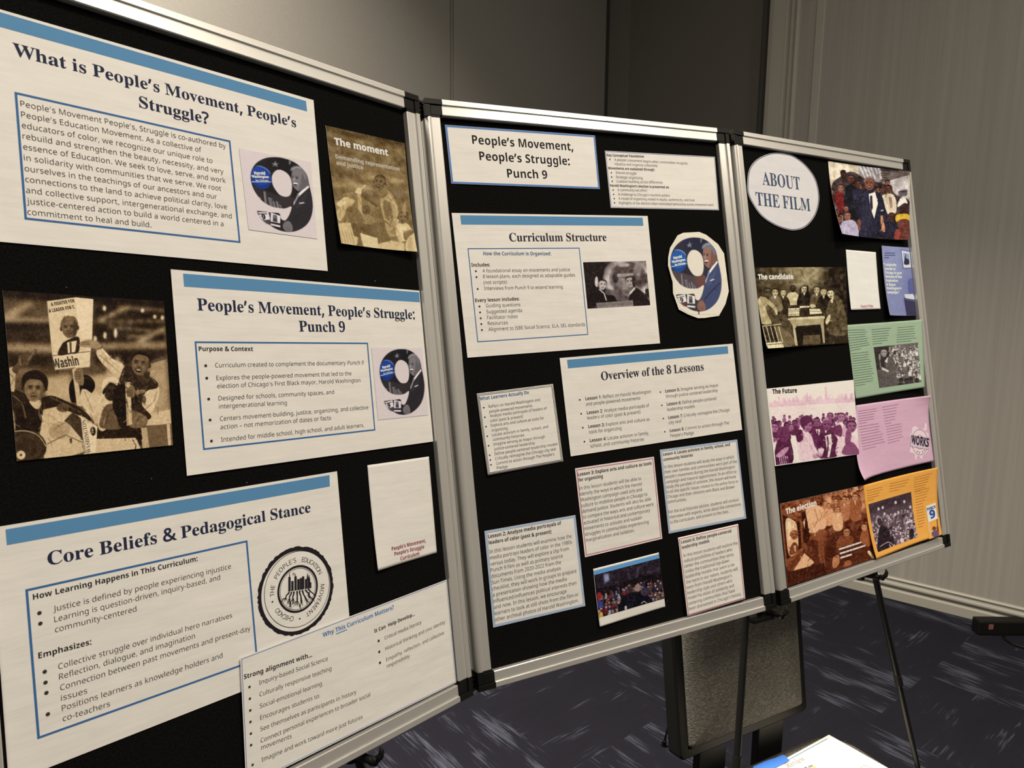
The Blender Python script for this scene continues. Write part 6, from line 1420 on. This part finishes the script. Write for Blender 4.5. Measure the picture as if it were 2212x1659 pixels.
CC = [(78, 200), (1023, 103), (1085, 910), (172, 1040)]
S = Sheet('photo_page', 2, 'C3', CC, 'plum tinted photo page titled The future, skyline behind a crowd', 'photo page', z=0.0048, group=GL_, mat=paper_mat('warm_white_paper', (238, 226, 206)))
S.picture('photo_print', [(92, 207), (1023, 108), (1085, 908), (182, 1030)], paint_future, dens=1.4)
S.text('title_text', 'k', (50, 42, 46), [('The Future', 143, 256, 410, 240)], 1.1, eps=.0004)

PQ = [(1052, 380), (1872, 272), (1898, 985), (1150, 1195)]
S = Sheet('text_page', 2, 'C3', PQ, 'pink page of small print with a round WORKS emblem, curling at its corners', 'page', lifts=(0, 0.014, 0, 0.020), k=6.0, edges=(0, 0, 0.0105, 0), z=0.0022, mat=paper_mat('pink_paper', (216, 170, 180)), group=GL_)
S.dashes('small_print', (168, 112, 138), [(1070, 445, 1300, 410, 1085, 580, 1250, 550, 6)], 0.0012, seed=1)
S.dashes('small_print', (168, 112, 138), [(1085, 612, 1310, 575, 1125, 860, 1380, 800, 9)], 0.0012, seed=10)
S.dashes('small_print', (168, 112, 138), [(1335, 400, 1520, 368, 1365, 582, 1470, 560, 7)], 0.0012, seed=19)
S.dashes('small_print', (168, 112, 138), [(1375, 610, 1560, 575, 1400, 790, 1570, 745, 7)], 0.0012, seed=28)
def emblem(S):
    cr = 'C3'; polys = []
    def P(*p): polys.append([S.pl(x, y, cr) for x, y in p])
    P((1660, 620), (1700, 605), (1740, 640), (1790, 640), (1795, 580), (1818, 572), (1820, 640), (1790, 660), (1840, 690), (1842, 850), (1810, 900), (1770, 930), (1775, 960), (1750, 962), (1740, 935), (1715, 925), (1705, 970), (1690, 968), (1690, 915), (1650, 890), (1640, 900), (1632, 890), (1640, 840), (1635, 700), (1655, 680))
    S.blob('emblem_splash', polys[0], ink_mat((238, 208, 214)), 0.00030)
    C = S.pl(1742, 780, cr); R = np.linalg.norm(S.pl(1742, 640, cr) - S.pl(1742, 920, cr)) / 2; a_ = np.linspace(0, 2 * math.pi, 41)[:-1]
    V, T = [], []
    for r0, r1 in ((.96, 1.0), (.52, .55)):
        b = sum(len(v) for v in V)
        for r in (r0, r1): V.append(C + R * r * np.c_[np.cos(a_), np.sin(a_)])
        T += [(b + k, b + 40 + k, b + 40 + (k + 1) % 40, b + (k + 1) % 40) for k in range(40)]
    for w in (238, 256, 284, 302):
        b = sum(len(v) for v in V); c0 = C + R * .8 * np.array([math.cos(math.radians(w)), math.sin(math.radians(w))]); aa = np.linspace(0, 2 * math.pi, 11)[:-1] + .3; rr = np.where(np.arange(10) % 2 == 0, .09, .04) * R
        V.append(c0 + rr[:, None] * np.c_[np.cos(aa), np.sin(aa)]); T.append(tuple(range(b, b + 10)))
    S.add('emblem_ring', np.vstack(V), T, ink_mat((110, 84, 98)), 0.00045)
    S.bar('emblem_band', [(1640, 712), (1842, 742), (1836, 848), (1640, 812)], (226, 196, 204), crop=cr, eps=0.0006); S.frame('emblem_band_edge', [(1640, 712), (1842, 742), (1836, 862), (1640, 828)], 0.0007, (110, 90, 102), crop=cr, eps=0.0007)
    S.text('emblem_text', 'k', (52, 44, 50), [('WORKS', 1646, 796, 1836, 832)], 0.62, crop=cr, eps=0.0009)
emblem(S)

CC = [(225, 545), (1120, 345), (1260, 1150), (308, 1445)]
S = Sheet('photo_page', 2, 'C4', CC, 'rust tinted photo page titled The election, lowest on the right leaf', 'photo page', z=0.0026, group=GL_)
S.picture('photo_print', None, paint_election, pxc=CC, dens=1.4, con=1.25)
S.text('title_text', 'k', (238, 222, 198), [('The election', 290, 660, 622, 560)], 1.05, eps=.0004)
S.dashes('caption_print', (232, 216, 196), [(865, 1040, 1140, 950, 880, 1132, 1190, 1035, 3)], 0.0034, eps=.0004)

CC = [(1128, 345), (1945, 148), (1993, 878), (1275, 1145)]
S = Sheet('text_page', 2, 'C4', CC, 'orange page of small print with a dark rally photograph, at the lower right corner', 'page', lifts=(0, 0.010, 0, 0.002), edges=(0, 0, 0.0100, 0.0085), z=0.0034, mat=paper_mat('orange_paper', (238, 166, 72)), group=GL_)
S.dashes('small_print', (176, 112, 44), [(1165, 405, 1365, 352, 1175, 512, 1300, 480, 5)], 0.0011, seed=1)
S.dashes('small_print', (176, 112, 44), [(1420, 328, 1640, 276, 1410, 412, 1600, 372, 4)], 0.0011, seed=10)
S.dashes('small_print', (176, 112, 44), [(1680, 262, 1885, 212, 1680, 418, 1790, 390, 7)], 0.0011, seed=19)
S.dashes('small_print', (176, 112, 44), [(1690, 410, 1870, 365, 1700, 560, 1800, 530, 6)], 0.0011, seed=28)
S.dashes('small_print', (176, 112, 44), [(1700, 590, 1790, 568, 1725, 800, 1805, 776, 8)], 0.0011, seed=37)
S.picture('picture_print', [(1185, 550), (1648, 415), (1722, 905), (1290, 1070)], paint_hall, dens=1.5)
S.picture('fan_print', [(1815, 735), (1955, 690), (1975, 880), (1845, 930)], paint_fan, dens=1.5, con=1.0)
S.bar('placard_print', [(1808, 570), (1912, 533), (1935, 705), (1835, 745)], (234, 228, 214), eps=.0005)
S.text('placard_text', 'k', (62, 84, 140), [('PUNCH', 1822, 620, 1912, 588)], 1.0, eps=.0008); S.text('placard_text', 'k', (50, 76, 150), [('9', 1856, 706, 1914, 688)], 1.35, eps=.0008)

# ---- review form and tape on the chair seat
zs = SZ + 0.002
q0 = on_height(*px('C6', 1275, 150), zs); qa = on_height(*px('C6', 775, 425), zs); qb = on_height(*px('C6', 1950, 530), zs)
da, db = unit(qa - q0), unit(qb - q0)
WA, WB = 0.300, 0.270
form = link_mesh('review_form', [q0, q0 + da * WA, q0 + da * WA + db * WB, q0 + db * WB, *[p - UPZ * 0.0016 for p in (q0, q0 + da * WA, q0 + da * WA + db * WB, q0 + db * WB)]],
                 [(0, 1, 2, 3), (7, 6, 5, 4), (0, 4, 5, 1), (1, 5, 6, 2), (2, 6, 7, 3), (3, 7, 4, 0)], new_mat('pale_form_paper', (0.83, 0.80, 0.70), 0.6))
tag(form, 'cream review form lying on the chair seat under the board', 'form')
def fpt(x, y, dz=0.0004): return on_height(*px('C6', x, y), zs + dz)
def fquad(name, pts, mat, dz=0.0004): return link_mesh(name, [fpt(x, y, dz) for x, y in pts], [tuple(range(len(pts)))], mat, form)
fquad('header_line', [(785, 447), (1252, 192), (1262, 200), (795, 455)], new_mat('ink_blue', (0.16, 0.27, 0.42), 0.6))
mg = new_mat('ink_grey', (0.20, 0.20, 0.19), 0.6)
gv, gt, l, r = layout('_Review_', 't'); A_, B_ = fpt(790, 549), fpt(1013, 452); k_ = np.linalg.norm(B_ - A_) / (r - l); d_ = unit(B_ - A_); p_ = np.cross(UPZ, d_)
link_mesh('form_text', [A_ + (x - l) * k_ * d_ + y * k_ * 1.25 * p_ for x, y in gv], gt.tolist(), mg, form)
fquad('logo_mark', [(960, 547), (1010, 528), (1016, 547)], new_mat('ink_green', (0.10, 0.16, 0.13), 0.6)); fquad('logo_mark', [(1025, 522), (1075, 505), (1090, 530), (1030, 547)], mg); fquad('logo_mark', [(1085, 535), (1110, 528), (1135, 547), (1078, 548)], new_mat('ink_yellow', (0.75, 0.47, 0.06), 0.6))
fquad('answer_box', [(1640, 547), (1708, 510), (1790, 548), (1780, 549), (1708, 516), (1652, 548)], mg)
tz = 0.0022
tp = [fpt(*c, tz) for c in ((370, 530), (500, 470), (560, 450), (640, 425), (720, 390), (750, 398), (805, 455), (720, 500), (560, 580), (390, 660))]
tape = link_mesh('tape_strip', tp + [p - UPZ * 0.0004 for p in tp], [tuple(range(9, -1, -1)), tuple(range(10, 20))] + [(k, (k + 1) % 10, 10 + (k + 1) % 10, 10 + k) for k in range(10)], new_mat('blue_painters_tape', (0.045, 0.17, 0.62), 0.55))
tag(tape, 'strip of blue painter’s tape across the edge of the review form on the chair seat', 'tape')
